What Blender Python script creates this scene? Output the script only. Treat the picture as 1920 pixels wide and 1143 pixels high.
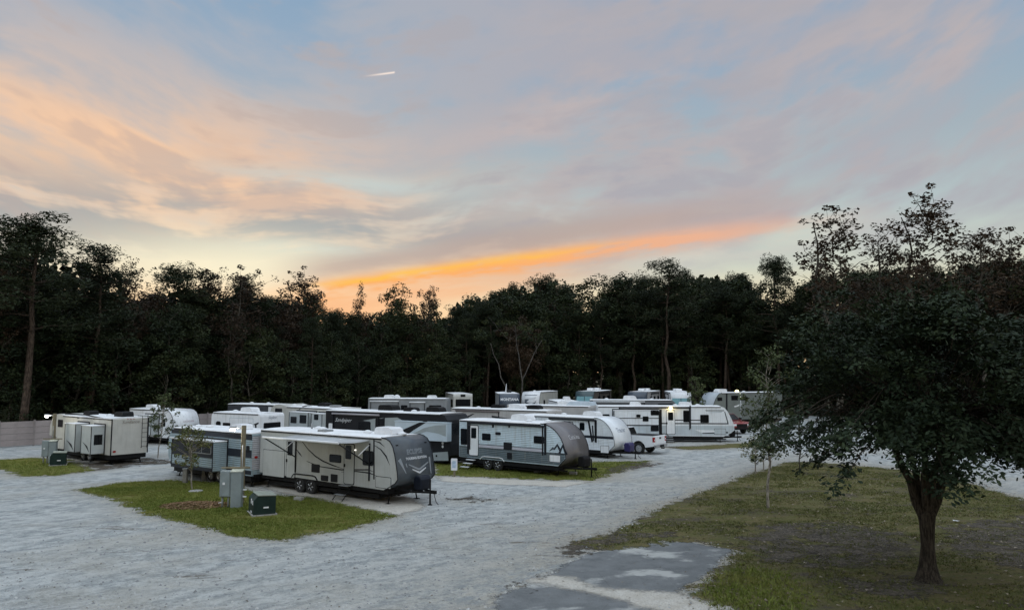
import bpy, bmesh, math, random
import numpy as np
from mathutils import Vector, Matrix, noise as mnoise

# ------------------------------------------------------------------ clean
for o in list(bpy.data.objects): bpy.data.objects.remove(o)
scene = bpy.context.scene
COL = scene.collection
R = math.radians

# ------------------------------------------------------------------ camera
F_PX, W_PX, H_PX, HORIZON = 1420.0, 1920.0, 1143.0, 700.0
CAM_H = 5.9
PITCH = math.atan((HORIZON - H_PX/2)/F_PX)
cam_data = bpy.data.cameras.new('camera')
cam_data.sensor_fit = 'HORIZONTAL'; cam_data.sensor_width = 36.0
cam_data.lens = 36.0*F_PX/W_PX
cam_data.clip_start = 0.5; cam_data.clip_end = 6000
cam = bpy.data.objects.new('camera', cam_data); COL.objects.link(cam)
cam.location = (0, 0, CAM_H); cam.rotation_euler = (math.pi/2 + PITCH, 0, 0)
scene.camera = cam
CP, SP = math.cos(PITCH), math.sin(PITCH)

def ray(px, py):
    x, u = (px - W_PX/2), (H_PX/2 - py)
    v = Vector((x, F_PX*CP - u*SP, F_PX*SP + u*CP)); return v.normalized()
def G(px, py, z=0.0):
    d = ray(px, py); t = (z - CAM_H)/d.z
    return Vector((d.x*t, d.y*t, z))
def atdepth(px, Y, z=0.0):
    """x for a pixel column at forward distance Y and height z"""
    dep = Y*CP + (z - CAM_H)*SP
    return Vector(((px - W_PX/2)*dep/F_PX, Y, z))
def z_at(py, Y):
    d = ray(W_PX/2, py); return CAM_H + d.z/d.y*Y
def px_of(p):
    X, Y, Z = p[0], p[1], p[2]-CAM_H
    dep = Y*CP + Z*SP; up = Z*CP - Y*SP
    return W_PX/2 + F_PX*X/dep, H_PX/2 - F_PX*up/dep
def azel(px, py):
    d = ray(px, py); return math.atan2(d.x, d.y), math.asin(d.z)

# ------------------------------------------------------------------ node helpers
def lin(c):
    return tuple(((v/255)/12.92 if v/255 <= .04045 else ((v/255+.055)/1.055)**2.4) for v in c)
class NT:
    def __init__(s, tree): s.t = tree; s.n = tree.nodes; s.l = tree.links
    def new(s, kind, **kw):
        n = s.n.new(kind)
        for k, v in kw.items(): setattr(n, k, v)
        return n
    def put(s, sock, v):
        if hasattr(v, 'is_linked') or hasattr(v, 'links'): s.l.new(v, sock)
        elif v is not None:
            if isinstance(v, (tuple, list)) and len(v) == 3 and len(sock.default_value) == 4: v = (*v, 1)
            sock.default_value = v
    def m(s, op, a, b=None, c=None, clamp=False):
        n = s.new('ShaderNodeMath', operation=op); n.use_clamp = clamp
        s.put(n.inputs[0], a)
        if b is not None: s.put(n.inputs[1], b)
        if c is not None: s.put(n.inputs[2], c)
        return n.outputs[0]
    def smooth(s, x, a, b):
        n = s.new('ShaderNodeMapRange', interpolation_type='SMOOTHSTEP'); s.put(n.inputs[0], x)
        n.inputs[1].default_value = a; n.inputs[2].default_value = b
        return n.outputs[0]
    def mix(s, f, a, b, mode='MIX'):
        n = s.new('ShaderNodeMix', data_type='RGBA', blend_type=mode)
        s.put(n.inputs[0], f); s.put(n.inputs[6], a); s.put(n.inputs[7], b)
        return n.outputs[2]
    def comb(s, x, y, z):
        n = s.new('ShaderNodeCombineXYZ')
        for i, v in enumerate((x, y, z)): s.put(n.inputs[i], v)
        return n.outputs[0]
    def noise(s, vec, scale, detail=4, rough=.55, dist=0.0):
        n = s.new('ShaderNodeTexNoise'); s.put(n.inputs['Vector'], vec)
        n.inputs['Scale'].default_value = scale; n.inputs['Detail'].default_value = detail
        n.inputs['Roughness'].default_value = rough; n.inputs['Distortion'].default_value = dist
        return n.outputs[0]
    def gauss(s, x, c, w):
        t = s.m('DIVIDE', s.m('SUBTRACT', x, c), w)
        return s.m('POWER', 2.718, s.m('MULTIPLY', s.m('MULTIPLY', t, t), -1.0))

# ------------------------------------------------------------------ world: dusk sky with radiating cloud bands
SUN_AZ, _ = azel(480, 600)
world = bpy.data.worlds.new('World'); scene.world = world; world.use_nodes = True
w = NT(world.node_tree); w.n.clear()
tc = w.new('ShaderNodeTexCoord'); sx = w.new('ShaderNodeSeparateXYZ'); w.l.new(tc.outputs['Generated'], sx.inputs[0])
AZ = w.m('ARCTAN2', sx.outputs[0], sx.outputs[1]); EL = w.m('ARCSINE', sx.outputs[2])
sky = w.new('ShaderNodeTexSky', sky_type='NISHITA'); sky.sun_disc = False
sky.sun_elevation = R(1.2); sky.sun_rotation = SUN_AZ; sky.altitude = 50; sky.dust_density = 1.5
nish = w.mix(1.0, sky.outputs[0], (.16, .16, .16), 'MULTIPLY')
ramp = w.new('ShaderNodeValToRGB'); w.l.new(w.m('DIVIDE', EL, 1.5708), ramp.inputs[0])
stops = [(0.0, (244, 208, 160)), (.055, (243, 224, 186)), (.085, (214, 221, 204)), (.125, (186, 203, 204)), (.18, (168, 184, 194)),
         (.25, (148, 174, 198)), (.33, (131, 165, 196)), (.5, (120, 152, 190)), (1.0, (104, 136, 178))]
cr = ramp.color_ramp
while len(cr.elements) < len(stops): cr.elements.new(.5)
for e, (p, c) in zip(cr.elements, stops): e.position = p; e.color = (*lin(c), 1)
base = w.mix(.12, ramp.outputs[0], nish)
# cloud bands: they dip towards the place where the sun went down and rise to both sides
warp = w.noise(tc.outputs['Generated'], 2.2, 2, .5)
warp2 = w.m('SUBTRACT', warp, .5)
da_ = w.m('SUBTRACT', AZ, azel(760, 300)[0])
VV = w.m('SUBTRACT', EL, w.m('MULTIPLY', w.m('SINE', w.m('MULTIPLY', da_, .5)), w.m('MULTIPLY', w.m('SINE', w.m('MULTIPLY', da_, .5)), 1.25)))
VV = w.m('ADD', VV, w.m('MULTIPLY', warp2, .16))
ca_ = w.comb(w.m('MULTIPLY', w.m('COSINE', AZ), 2.0), w.m('MULTIPLY', w.m('SINE', AZ), 2.0), w.m('MULTIPLY', VV, 6.0))
n1 = w.noise(ca_, 1.05, 4, .5)          # broad bands
cb_ = w.comb(w.m('MULTIPLY', w.m('COSINE', AZ), 3.0), w.m('MULTIPLY', w.m('SINE', AZ), 3.0), w.m('MULTIPLY', VV, 15.0))
n2 = w.noise(cb_, 1.1, 5, .56)          # finer wisps
hz = w.comb(w.m('MULTIPLY', AZ, 3.4), w.m('ADD', w.m('MULTIPLY', EL, 19.0), w.m('MULTIPLY', warp2, 2.4)), 3.3)
n3 = w.noise(hz, 1.4, 4, .55)          # low horizontal streaks
n5 = w.noise(w.comb(w.m('MULTIPLY', AZ, 15.0), w.m('MULTIPLY', VV, 30.0), 1.7), 1.0, 3, .6)   # small mottling
n6 = w.noise(w.comb(w.m('MULTIPLY', AZ, 5.0), w.m('MULTIPLY', VV, 14.0), 5.1), 1.0, 3, .55)
c = base
# thin mauve grey veil over most of the sky
veil = w.m('MULTIPLY', w.smooth(w.m('ADD', w.m('ADD', w.m('MULTIPLY', n1, .5), w.m('MULTIPLY', n6, .3)), w.m('MULTIPLY', n5, .2)), .40, .57), w.smooth(EL, .10, .20))
veil = w.m('MULTIPLY', veil, w.m('SUBTRACT', 1.0, w.smooth(EL, .75, 1.2)))
fa = w.smooth(AZ, -.35, .15)
c = w.mix(w.m('MULTIPLY', veil, w.m('ADD', .55, w.m('MULTIPLY', fa, .36))), c, w.mix(fa, lin((182, 180, 184)), lin((172, 170, 178))))
# warm lit undersides
pinkR = w.m('MULTIPLY', w.smooth(w.m('ADD', w.m('ADD', w.m('MULTIPLY', n2, .45), w.m('MULTIPLY', n6, .3)), w.m('MULTIPLY', n5, .25)), .46, .60), w.m('MULTIPLY', w.smooth(EL, .13, .24), w.smooth(AZ, -.1, .12)))
pinkR = w.m('MULTIPLY', pinkR, w.m('SUBTRACT', 1.0, w.smooth(EL, .45, .7)))
c = w.mix(w.m('MULTIPLY', pinkR, .5), c, lin((194, 179, 174)))
def blob(px, py, wx, wy, tilt):
    a, e = azel(px, py); s_ = wx/F_PX; t_ = wy/F_PX
    ca, sa = math.cos(tilt), math.sin(tilt)
    da = w.m('SUBTRACT', AZ, a); de = w.m('SUBTRACT', EL, e)
    u = w.m('ADD', w.m('MULTIPLY', da, ca), w.m('MULTIPLY', de, sa))
    v = w.m('SUBTRACT', w.m('MULTIPLY', de, ca), w.m('MULTIPLY', da, sa))
    return w.m('MULTIPLY', w.gauss(u, 0.0, s_), w.gauss(v, 0.0, t_))
pl = w.m('MULTIPLY', blob(230, 300, 560, 130, -.14), w.smooth(w.m('ADD', w.m('ADD', w.m('MULTIPLY', n2, .5), w.m('MULTIPLY', n6, .3)), w.m('MULTIPLY', n5, .2)), .33, .56))
c = w.mix(w.m('MULTIPLY', pl, 1.0), c, lin((252, 205, 164)))
pl2 = w.m('MULTIPLY', blob(330, 392, 420, 48, -.06), w.smooth(n3, .36, .6))
c = w.mix(w.m('MULTIPLY', pl2, .9), c, lin((248, 208, 172)))
dk = w.m('MULTIPLY', w.m('MULTIPLY', w.smooth(w.m('ADD', w.m('MULTIPLY', n3, .75), w.m('MULTIPLY', n5, .25)), .45, .58), w.m('SUBTRACT', 1.0, w.smooth(AZ, -.05, .25))), w.gauss(EL, azel(500, 425)[1], .055))
c = w.mix(w.m('MULTIPLY', dk, .85), c, lin((156, 162, 166)))
dk2 = w.m('MULTIPLY', blob(480, 300, 230, 40, -.28), w.smooth(n2, .42, .6))
c = w.mix(w.m('MULTIPLY', dk2, .55), c, lin((196, 172, 160)))
mot = w.smooth(w.m('ADD', w.m('MULTIPLY', n3, .6), w.m('MULTIPLY', n5, .4)), .36, .60)
for bx_, by_, bw_, bh_, bt_, col_, st_ in ((640, 345, 230, 20, -.03, (192, 213, 213), .7), (570, 468, 210, 16, .02, (208, 228, 222), .8), (630, 428, 190, 24, -.06, (154, 162, 167), .75), (320, 455, 280, 17, -.04, (172, 168, 164), .6),
        (1000, 395, 260, 30, .10, (198, 186, 178), .55), (1250, 300, 330, 40, .16, (178, 174, 178), .6), (1080, 215, 230, 36, .2, (204, 184, 178), .5), (1400, 462, 200, 22, .12, (222, 216, 200), .6), (1500, 210, 330, 34, .22, (196, 180, 178), .5)):
    c = w.mix(w.m('MULTIPLY', w.m('MULTIPLY', blob(bx_, by_, bw_, bh_, bt_), mot), st_), c, lin(col_))
# grey streaks drifting through the bands
stk = w.m('MULTIPLY', w.smooth(w.m('ADD', w.m('MULTIPLY', n2, .7), w.m('MULTIPLY', n5, .3)), .50, .60), w.m('MULTIPLY', w.smooth(EL, .10, .18), w.m('SUBTRACT', 1.0, w.smooth(EL, .40, .6))))
c = w.mix(w.m('MULTIPLY', stk, .5), c, w.mix(fa, lin((186, 170, 164)), lin((160, 164, 176))))
# afterglow above the horizon where the sun set
gl = blob(440, 505, 260, 62, 0)
c = w.mix(w.m('MULTIPLY', gl, .85), c, lin((252, 244, 212)))
gl2 = blob(500, 610, 300, 60, 0)
c = w.mix(w.m('MULTIPLY', gl2, .6), c, lin((252, 186, 128)))
# the long burning band
pts = [(520, 553), (760, 520), (1100, 470), (1400, 424), (1640, 388)]
ae = [azel(*p) for p in pts]
pf = np.polyfit([p[0] for p in ae], [p[1] for p in ae], 2)
line = w.m('ADD', w.m('ADD', w.m('MULTIPLY', w.m('MULTIPLY', AZ, AZ), float(pf[0])), w.m('MULTIPLY', AZ, float(pf[1]))), float(pf[2]))
hb = w.comb(w.m('MULTIPLY', AZ, 4.0), w.m('MULTIPLY', w.m('SUBTRACT', EL, line), 34.0), 7.7)
n4 = w.noise(hb, 1.3, 4, .6)
v = w.m('ADD', w.m('SUBTRACT', EL, line), w.m('ADD', w.m('MULTIPLY', w.m('SUBTRACT', n4, .5), .020), w.m('MULTIPLY', w.m('SUBTRACT', n5, .5), .010)))
ext = w.m('MULTIPLY', w.smooth(AZ, azel(470, 500)[0], azel(640, 500)[0]), w.m('SUBTRACT', 1.0, w.smooth(AZ, azel(1150, 500)[0], azel(1720, 500)[0])))
grey = w.m('MULTIPLY', w.gauss(v, .026, .020), ext)
c = w.mix(w.m('MULTIPLY', grey, .75), c, lin((188, 166, 156)))
below = w.m('MULTIPLY', w.gauss(v, -.022, .022), w.m('MULTIPLY', ext, w.m('SUBTRACT', 1.0, w.smooth(AZ, azel(800, 500)[0], azel(1300, 500)[0]))))
c = w.mix(w.m('MULTIPLY', below, w.m('ADD', .15, w.m('MULTIPLY', n4, .9))), c, lin((246, 178, 128)))
band = w.m('MULTIPLY', w.gauss(v, -.002, .0125), ext)
c = w.mix(w.m('MULTIPLY', band, w.m('ADD', .35, w.smooth(w.m('ADD', w.m('MULTIPLY', n4, .6), w.m('MULTIPLY', n5, .4)), .36, .56)), None, True), c, w.mix(w.smooth(AZ, azel(900, 500)[0], azel(1350, 500)[0]), lin((250, 176, 110)), lin((232, 178, 148))))
core = w.m('MULTIPLY', w.gauss(v, .004, .0050), w.m('MULTIPLY', w.smooth(AZ, azel(520, 500)[0], azel(680, 500)[0]), w.m('SUBTRACT', 1.0, w.smooth(AZ, azel(880, 500)[0], azel(1230, 500)[0]))))
c = w.mix(w.m('MULTIPLY', core, w.m('MULTIPLY', n4, 1.3), None, True), c, lin((255, 196, 78)))
# contrail
(ax, ex), (bx, ey) = azel(676, 144), azel(740, 136)
tt = w.m('DIVIDE', w.m('SUBTRACT', AZ, ax), bx-ax)
cl_ = w.m('ADD', ex, w.m('MULTIPLY', tt, ey-ex))
ct = w.m('MULTIPLY', w.gauss(EL, cl_, .0011), w.m('MULTIPLY', w.smooth(tt, 0.0, .8), w.m('SUBTRACT', 1.0, w.smooth(tt, .97, 1.03))))
c = w.mix(w.m('MULTIPLY', ct, .85), c, lin((255, 236, 222)))
bg = w.new('ShaderNodeBackground'); w.l.new(c, bg.inputs[0]); bg.inputs[1].default_value = .745
world.cycles.sampling_method = 'MANUAL'; world.cycles.sample_map_resolution = 256
out = w.new('ShaderNodeOutputWorld'); w.l.new(bg.outputs[0], out.inputs[0])

# ------------------------------------------------------------------ soft sun lamp added as fill, boosting the dusk sky's light
sd = bpy.data.lights.new('dusk_fill', 'SUN'); sd.energy = 1.5; sd.angle = R(110); sd.color = (.90, .98, 1.0)
so = bpy.data.objects.new('dusk_fill', sd); COL.objects.link(so)
so.rotation_euler = (R(12), 0, R(8)); so.location = (0, 0, 40)
scene.render.engine = 'CYCLES'; scene.cycles.max_bounces = 4; scene.cycles.diffuse_bounces = 2; scene.cycles.glossy_bounces = 2; scene.cycles.adaptive_threshold = .02; scene.cycles.transparent_max_bounces = 8
scene.view_settings.view_transform = 'Standard'; scene.view_settings.look = 'None'
scene.view_settings.exposure = 0.46; scene.view_settings.gamma = 1.0; scene.view_settings.use_curve_mapping = False

# ------------------------------------------------------------------ materials
MATS = {}
def mat(name, color, rough=.5, metal=0.0, var=.0, vscale=2.0, bump=0.0, bscale=30.0, spec=.5, emit=None, estr=0.0, coat=0.0):
    """plain procedural surface: base colour with a little noise wear and relief"""
    if name in MATS: return MATS[name]
    m = bpy.data.materials.new(name); m.use_nodes = True; MATS[name] = m
    n = NT(m.node_tree); p = n.n['Principled BSDF']
    p.inputs['Roughness'].default_value = rough; p.inputs['Metallic'].default_value = metal
    p.inputs['Specular IOR Level'].default_value = spec; p.inputs['Coat Weight'].default_value = coat
    tcn = n.new('ShaderNodeTexCoord').outputs['Object']
    if var > 0:
        f = n.noise(tcn, vscale, 6, .6)
        n.l.new(n.mix(n.smooth(f, .3, .75), tuple(min(1, v*(1+var*.4)) for v in color), tuple(v*(1-var) for v in color)), p.inputs['Base Color'])
        r2 = n.new('ShaderNodeMapRange'); n.l.new(f, r2.inputs[0]); r2.inputs[3].default_value = max(.02, rough-.12); r2.inputs[4].default_value = min(1, rough+.2)
        n.l.new(r2.outputs[0], p.inputs['Roughness'])
    else: p.inputs['Base Color'].default_value = (*color, 1)
    if bump > 0:
        b = n.new('ShaderNodeBump'); b.inputs['Strength'].default_value = bump; b.inputs['Distance'].default_value = .02
        n.l.new(n.noise(tcn, bscale, 4), b.inputs['Height']); n.l.new(b.outputs[0], p.inputs['Normal'])
    if emit: p.inputs['Emission Color'].default_value = (*emit, 1); p.inputs['Emission Strength'].default_value = estr
    return m
def siding(name, color, pitch=.105, rough=.4, dirt=.18):
    """horizontal corrugated aluminium sheet"""
    if name in MATS: return MATS[name]
    m = mat(name, color, rough, 0, dirt, 1.3)
    n = NT(m.node_tree); p = n.n['Principled BSDF']
    s = n.new('ShaderNodeSeparateXYZ'); n.l.new(n.new('ShaderNodeTexCoord').outputs['Object'], s.inputs[0])
    fr = n.m('FRACT', n.m('DIVIDE', s.outputs[2], pitch))
    h = n.m('POWER', n.m('ABSOLUTE', n.m('SINE', n.m('MULTIPLY', fr, math.pi))), .45)
    b = n.new('ShaderNodeBump'); b.inputs['Strength'].default_value = 1.0; b.inputs['Distance'].default_value = .03
    n.l.new(h, b.inputs['Height']); n.l.new(b.outputs[0], p.inputs['Normal'])
    return m
def weather(m, amt=.35, tint=(.30, .28, .24)):
    """rain streaks and road grime on a painted shell"""
    n = NT(m.node_tree); p = n.n['Principled BSDF']; mp = n.new('ShaderNodeMapping'); mp.inputs['Scale'].default_value = (5, 5, .35)
    n.l.new(n.new('ShaderNodeTexCoord').outputs['Object'], mp.inputs['Vector'])
    f = n.m('MULTIPLY', n.smooth(n.noise(mp.outputs[0], 1.6, 5, .6), .48, .74), amt)
    src = p.inputs['Base Color'].links[0].from_socket if p.inputs['Base Color'].is_linked else tuple(p.inputs['Base Color'].default_value)[:3]
    n.l.new(n.mix(f, src, tint), p.inputs['Base Color']); return m
M_ROOF = mat('roof_membrane', (.84, .84, .85), .55, 0, .16, .9)
M_WHITE = mat('white_gelcoat', (.80, .81, .83), .35, 0, .1, 1.1, coat=.2)
weather(M_WHITE, .3); weather(M_ROOF, .22)
M_BLACK = mat('black_plastic', (.008, .008, .009), .6, 0, .3, 4, spec=.2)
M_FRAME = mat('chassis_steel', (.010, .010, .010), .75, 0, .4, 3, spec=.15)
M_TRIM = mat('dark_trim', (.010, .011, .015), .55, spec=.25)
M_GLASS = mat('tinted_glass', (.005, .006, .008), .12, spec=.28)
M_RUB = mat('tyre_rubber', (.014, .014, .014), .8, 0, .3, 8)
M_RIM = mat('alloy_rim', (.45, .46, .48), .35, .8)
M_STEEL = mat('galvanised_steel', (.42, .44, .46), .45, .6, .2, 5)
M_LWHITE = mat('plastic_white', (.75, .76, .78), .45, 0, .12, 3)
M_GREYP = mat('plastic_grey', (.25, .26, .27), .5, 0, .2, 3)
M_RED = mat('red_lens', (.30, .01, .012), .25)
M_FABRIC = mat('awning_fabric', (.42, .43, .44), .8, 0, .15, 2)

# ------------------------------------------------------------------ mesh builder
class MB:
    def __init__(s): s.v = []; s.f = []; s.sm = []
    def add(s, vs, fs, smooth=False):
        b = len(s.v); s.v += [tuple(v) for v in vs]
        for f in fs: s.f.append([b+i for i in f]); s.sm.append(smooth)
        return s
    def box(s, x0, x1, y0, y1, z0, z1):
        return s.add([(x, y, z) for z in (z0, z1) for y in (y0, y1) for x in (x0, x1)],
                     [(0, 2, 3, 1), (4, 5, 7, 6), (0, 1, 5, 4), (2, 6, 7, 3), (0, 4, 6, 2), (1, 3, 7, 5)])
    def prism(s, poly, axis, a, b, smooth=False):
        """poly 2-D; axis 'y': (x,z); 'x': (y,z); 'z': (x,y)"""
        n = len(poly)
        mk = {'y': lambda p, t: (p[0], t, p[1]), 'x': lambda p, t: (t, p[0], p[1]), 'z': lambda p, t: (p[0], p[1], t)}[axis]
        vs = [mk(p, a) for p in poly] + [mk(p, b) for p in poly]
        s.add(vs, [list(range(n)), list(range(2*n-1, n-1, -1))])
        return s.add(vs, [(i, (i+1) % n, n+(i+1) % n, n+i) for i in range(n)], smooth)
    def tube(s, p0, p1, r0, r1=None, n=8, cap=True):
        r1 = r0 if r1 is None else r1
        p0, p1 = Vector(p0), Vector(p1); d = (p1-p0)
        if d.length < 1e-6: return s
        q = d.to_track_quat('Z', 'Y')
        vs = []
        for p, r in ((p0, r0), (p1, r1)):
            for i in range(n):
                a = 2*math.pi*i/n; vs.append(p + q @ Vector((math.cos(a)*r, math.sin(a)*r, 0)))
        s.add(vs, [(i, (i+1) % n, n+(i+1) % n, n+i) for i in range(n)], True)
        if cap: s.add(vs, [list(range(n-1, -1, -1)), list(range(n, 2*n))])
        return s
    def lathe(s, prof, axis='z', c=(0, 0, 0), n=20):
        """prof: (radius, height) list"""
        vs = []
        for r, h in prof:
            for i in range(n):
                a = 2*math.pi*i/n; x, y = r*math.cos(a), r*math.sin(a)
                p = (x, y, h) if axis == 'z' else ((x, h, y) if axis == 'y' else (h, x, y))
                vs.append((p[0]+c[0], p[1]+c[1], p[2]+c[2]))
        fs = [(k*n+i, k*n+(i+1) % n, (k+1)*n+(i+1) % n, (k+1)*n+i) for k in range(len(prof)-1) for i in range(n)]
        s.add(vs, fs, True)
        m = len(prof)-1
        s.add([vs[i] for i in range(n)], [list(range(n))]); s.add([vs[m*n+i] for i in range(n)], [list(range(n))])
        return s
    def mesh(s, name, m=None, fix=True):
        me = bpy.data.meshes.new(name); me.from_pydata(s.v, [], s.f)
        me.polygons.foreach_set('use_smooth', s.sm)
        if fix:
            bm = bmesh.new(); bm.from_mesh(me); bmesh.ops.remove_doubles(bm, verts=bm.verts, dist=1e-5)
            bmesh.ops.recalc_face_normals(bm, faces=bm.faces); bm.to_mesh(me); bm.free()
        if m: me.materials.append(m)
        return me
    def build(s, name, m, parent=None, loc=None, bevel=0.0, fix=True):
        o = bpy.data.objects.new(name, s.mesh(name, m, fix)); COL.objects.link(o)
        if parent: o.parent = parent
        if loc: o.location = loc
        if bevel:
            b = o.modifiers.new('bevel', 'BEVEL'); b.width = bevel; b.segments = 2; b.limit_method = 'ANGLE'; b.angle_limit = R(40)
        return o
def empty(name, loc=(0, 0, 0), rz=0.0):
    o = bpy.data.objects.new(name, None); COL.objects.link(o); o.location = loc; o.rotation_euler = (0, 0, rz); o.empty_display_size = .3
    return o
def tag(o, label=None, cat=None, group=None, kind=None):
    if label: o['label'] = label
    if cat: o['category'] = cat
    if group: o['group'] = group
    if kind: o['kind'] = kind
    return o
def rrect(x0, x1, z0, z1, r=.06, k=3):
    r = min(r, (x1-x0)*.45, (z1-z0)*.45); p = []
    for cx, cz, a in ((x1-r, z1-r, 0), (x0+r, z1-r, 90), (x0+r, z0+r, 180), (x1-r, z0+r, 270)):
        for i in range(k+1):
            t = R(a+90*i/k); p.append((cx+r*math.cos(t), cz+r*math.sin(t)))
    return p
def text_mesh(body, size, shear=0.0, align='CENTER', space=1.0, ext=.003, bold=0.0):
    cu = bpy.data.curves.new('lettering', 'FONT'); cu.body = body; cu.size = size; cu.shear = shear
    cu.align_x = align; cu.align_y = 'CENTER'; cu.extrude = ext; cu.space_character = space; cu.offset = bold; cu.resolution_u = 2
    o = bpy.data.objects.new('lettering', cu); COL.objects.link(o)
    dg = bpy.context.evaluated_depsgraph_get(); dg.update()
    me = bpy.data.meshes.new_from_object(o.evaluated_get(dg)); bpy.data.objects.remove(o); bpy.data.curves.remove(cu)
    return me
# ------------------------------------------------------------------ ground materials
def ground_mat(name, build):
    m = bpy.data.materials.new(name); m.use_nodes = True; n = NT(m.node_tree); p = n.n['Principled BSDF']
    p.inputs['Roughness'].default_value = .9; p.inputs['Specular IOR Level'].default_value = .2
    geo = n.new('ShaderNodeNewGeometry').outputs['Position']
    build(n, p, geo); return m
def edge_alpha(n, p, geo, ragged=.9, scale=1.1, soft=.12, bias=0.0, cap=9.0):
    at = n.new('ShaderNodeAttribute'); at.attribute_name = 'edge'; ed = n.m('MINIMUM', at.outputs['Fac'], cap)
    nz = n.m('ADD', n.m('MULTIPLY', n.m('SUBTRACT', n.noise(geo, scale, 6, .65), .5), ragged*2.2), n.m('MULTIPLY', n.m('SUBTRACT', n.noise(geo, 9, 3, .6), .5), ragged*.8))
    s = n.m('ADD', n.m('ADD', ed, nz), bias)
    n.l.new(n.smooth(s, -soft, soft), p.inputs['Alpha'])
def rot2(n, geo, ang, sx_, sy_):
    mp = n.new('ShaderNodeMapping'); mp.inputs['Rotation'].default_value = (0, 0, ang); mp.inputs['Scale'].default_value = (1/sx_, 1/sy_, 1); mp.vector_type = 'TEXTURE'
    n.l.new(geo, mp.inputs['Vector']); return mp.outputs[0]
ROAD_ANG = R(51)
def b_soil(n, p, geo):
    f = n.noise(geo, .35, 6, .6); g = n.noise(geo, 4, 6, .7)
    col = n.mix(n.smooth(f, .35, .7), (.05, .045, .028), (.035, .042, .018)); col = n.mix(n.smooth(g, .4, .7), col, (.075, .058, .035))
    n.l.new(col, p.inputs['Base Color'])
    b = n.new('ShaderNodeBump'); b.inputs['Distance'].default_value = .15; n.l.new(g, b.inputs['Height']); n.l.new(b.outputs[0], p.inputs['Normal'])
def b_gravel(n, p, geo):
    big = n.noise(geo, .13, 5, .6); mid = n.noise(rot2(n, geo, R(40), .8, 1.2), 1.7, 6, .74); fine = n.noise(geo, 6, 5, .78)
    tr = n.noise(rot2(n, geo, ROAD_ANG, .09, .55), 1.0, 5, .66)       # wheel tracks along the lane
    lat = n.noise(rot2(n, geo, R(24), .22, .9), 1.0, 5, .70, .8)         # washed streaks
    col = n.mix(n.smooth(mid, .42, .58), (.33, .348, .352), (.60, .61, .595))
    col = n.mix(n.m('MULTIPLY', n.smooth(tr, .47, .62), .6), col, (.66, .66, .635))
    col = n.mix(n.m('MULTIPLY', n.smooth(lat, .52, .66), .4), col, (.26, .285, .30))
    col = n.mix(n.m('MULTIPLY', n.smooth(big, .48, .64), .5), col, (.46, .42, .35))
    dirt = n.m('MULTIPLY', n.smooth(n.noise(rot2(n, geo, R(4), .22, 1.0), .8, 8, .72), .60, .665), .85)
    col = n.mix(dirt, col, (.12, .10, .075))
    vt = n.new('ShaderNodeTexVoronoi'); n.l.new(geo, vt.inputs['Vector']); vt.inputs['Scale'].default_value = 13
    col = n.mix(n.m('MULTIPLY', n.smooth(vt.outputs['Color'], .5, .95), .45), col, (.60, .605, .60))
    col = n.mix(n.m('MULTIPLY', n.smooth(fine, .52, .70), .42), col, (.18, .185, .19))
    at = n.new('ShaderNodeAttribute'); at.attribute_name = 'sand'
    snd = n.m('MULTIPLY', at.outputs['Fac'], n.smooth(n.m('ADD', n.m('MULTIPLY', mid, .6), n.m('MULTIPLY', tr, .4)), .34, .58))
    col = n.mix(n.m('MULTIPLY', snd, .85), col, n.mix(n.smooth(fine, .42, .6), (.44, .38, .29), (.25, .205, .15)))
    n.l.new(col, p.inputs['Base Color'])
    h = n.m('ADD', n.m('ADD', n.m('MULTIPLY', fine, 1.0), n.m('MULTIPLY', vt.outputs['Distance'], .8)), n.m('MULTIPLY', mid, 3.0))
    b = n.new('ShaderNodeBump'); b.inputs['Distance'].default_value = .09; b.inputs['Strength'].default_value = 1.0
    n.l.new(h, b.inputs['Height']); n.l.new(b.outputs[0], p.inputs['Normal'])
def b_lawn(green, dry, soil, bare, nm=.0):
    def f(n, p, geo):
        a = n.noise(geo, .28, 6, .6); mid = n.noise(rot2(n, geo, R(5), .6, 1.5), 1.4, 6, .7); fine = n.noise(geo, 14, 5, .75)
        col = n.mix(n.smooth(mid, .35, .66), green, dry)
        col = n.mix(n.m('MULTIPLY', n.smooth(n.m('ADD', n.m('MULTIPLY', a, .6), n.m('MULTIPLY', mid, .4)), bare, bare+.1), .9), col, soil)
        col = n.mix(n.m('MULTIPLY', n.smooth(fine, .5, .75), .6), col, tuple(v*.4 for v in green))
        n.l.new(col, p.inputs['Base Color'])
        b = n.new('ShaderNodeBump'); b.inputs['Distance'].default_value = .08
        n.l.new(n.m('ADD', fine, n.m('MULTIPLY', mid, 1.5)), b.inputs['Height']); n.l.new(b.outputs[0], p.inputs['Normal'])
        edge_alpha(n, p, geo, 1.3, 1.0, .2)
    return f
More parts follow.
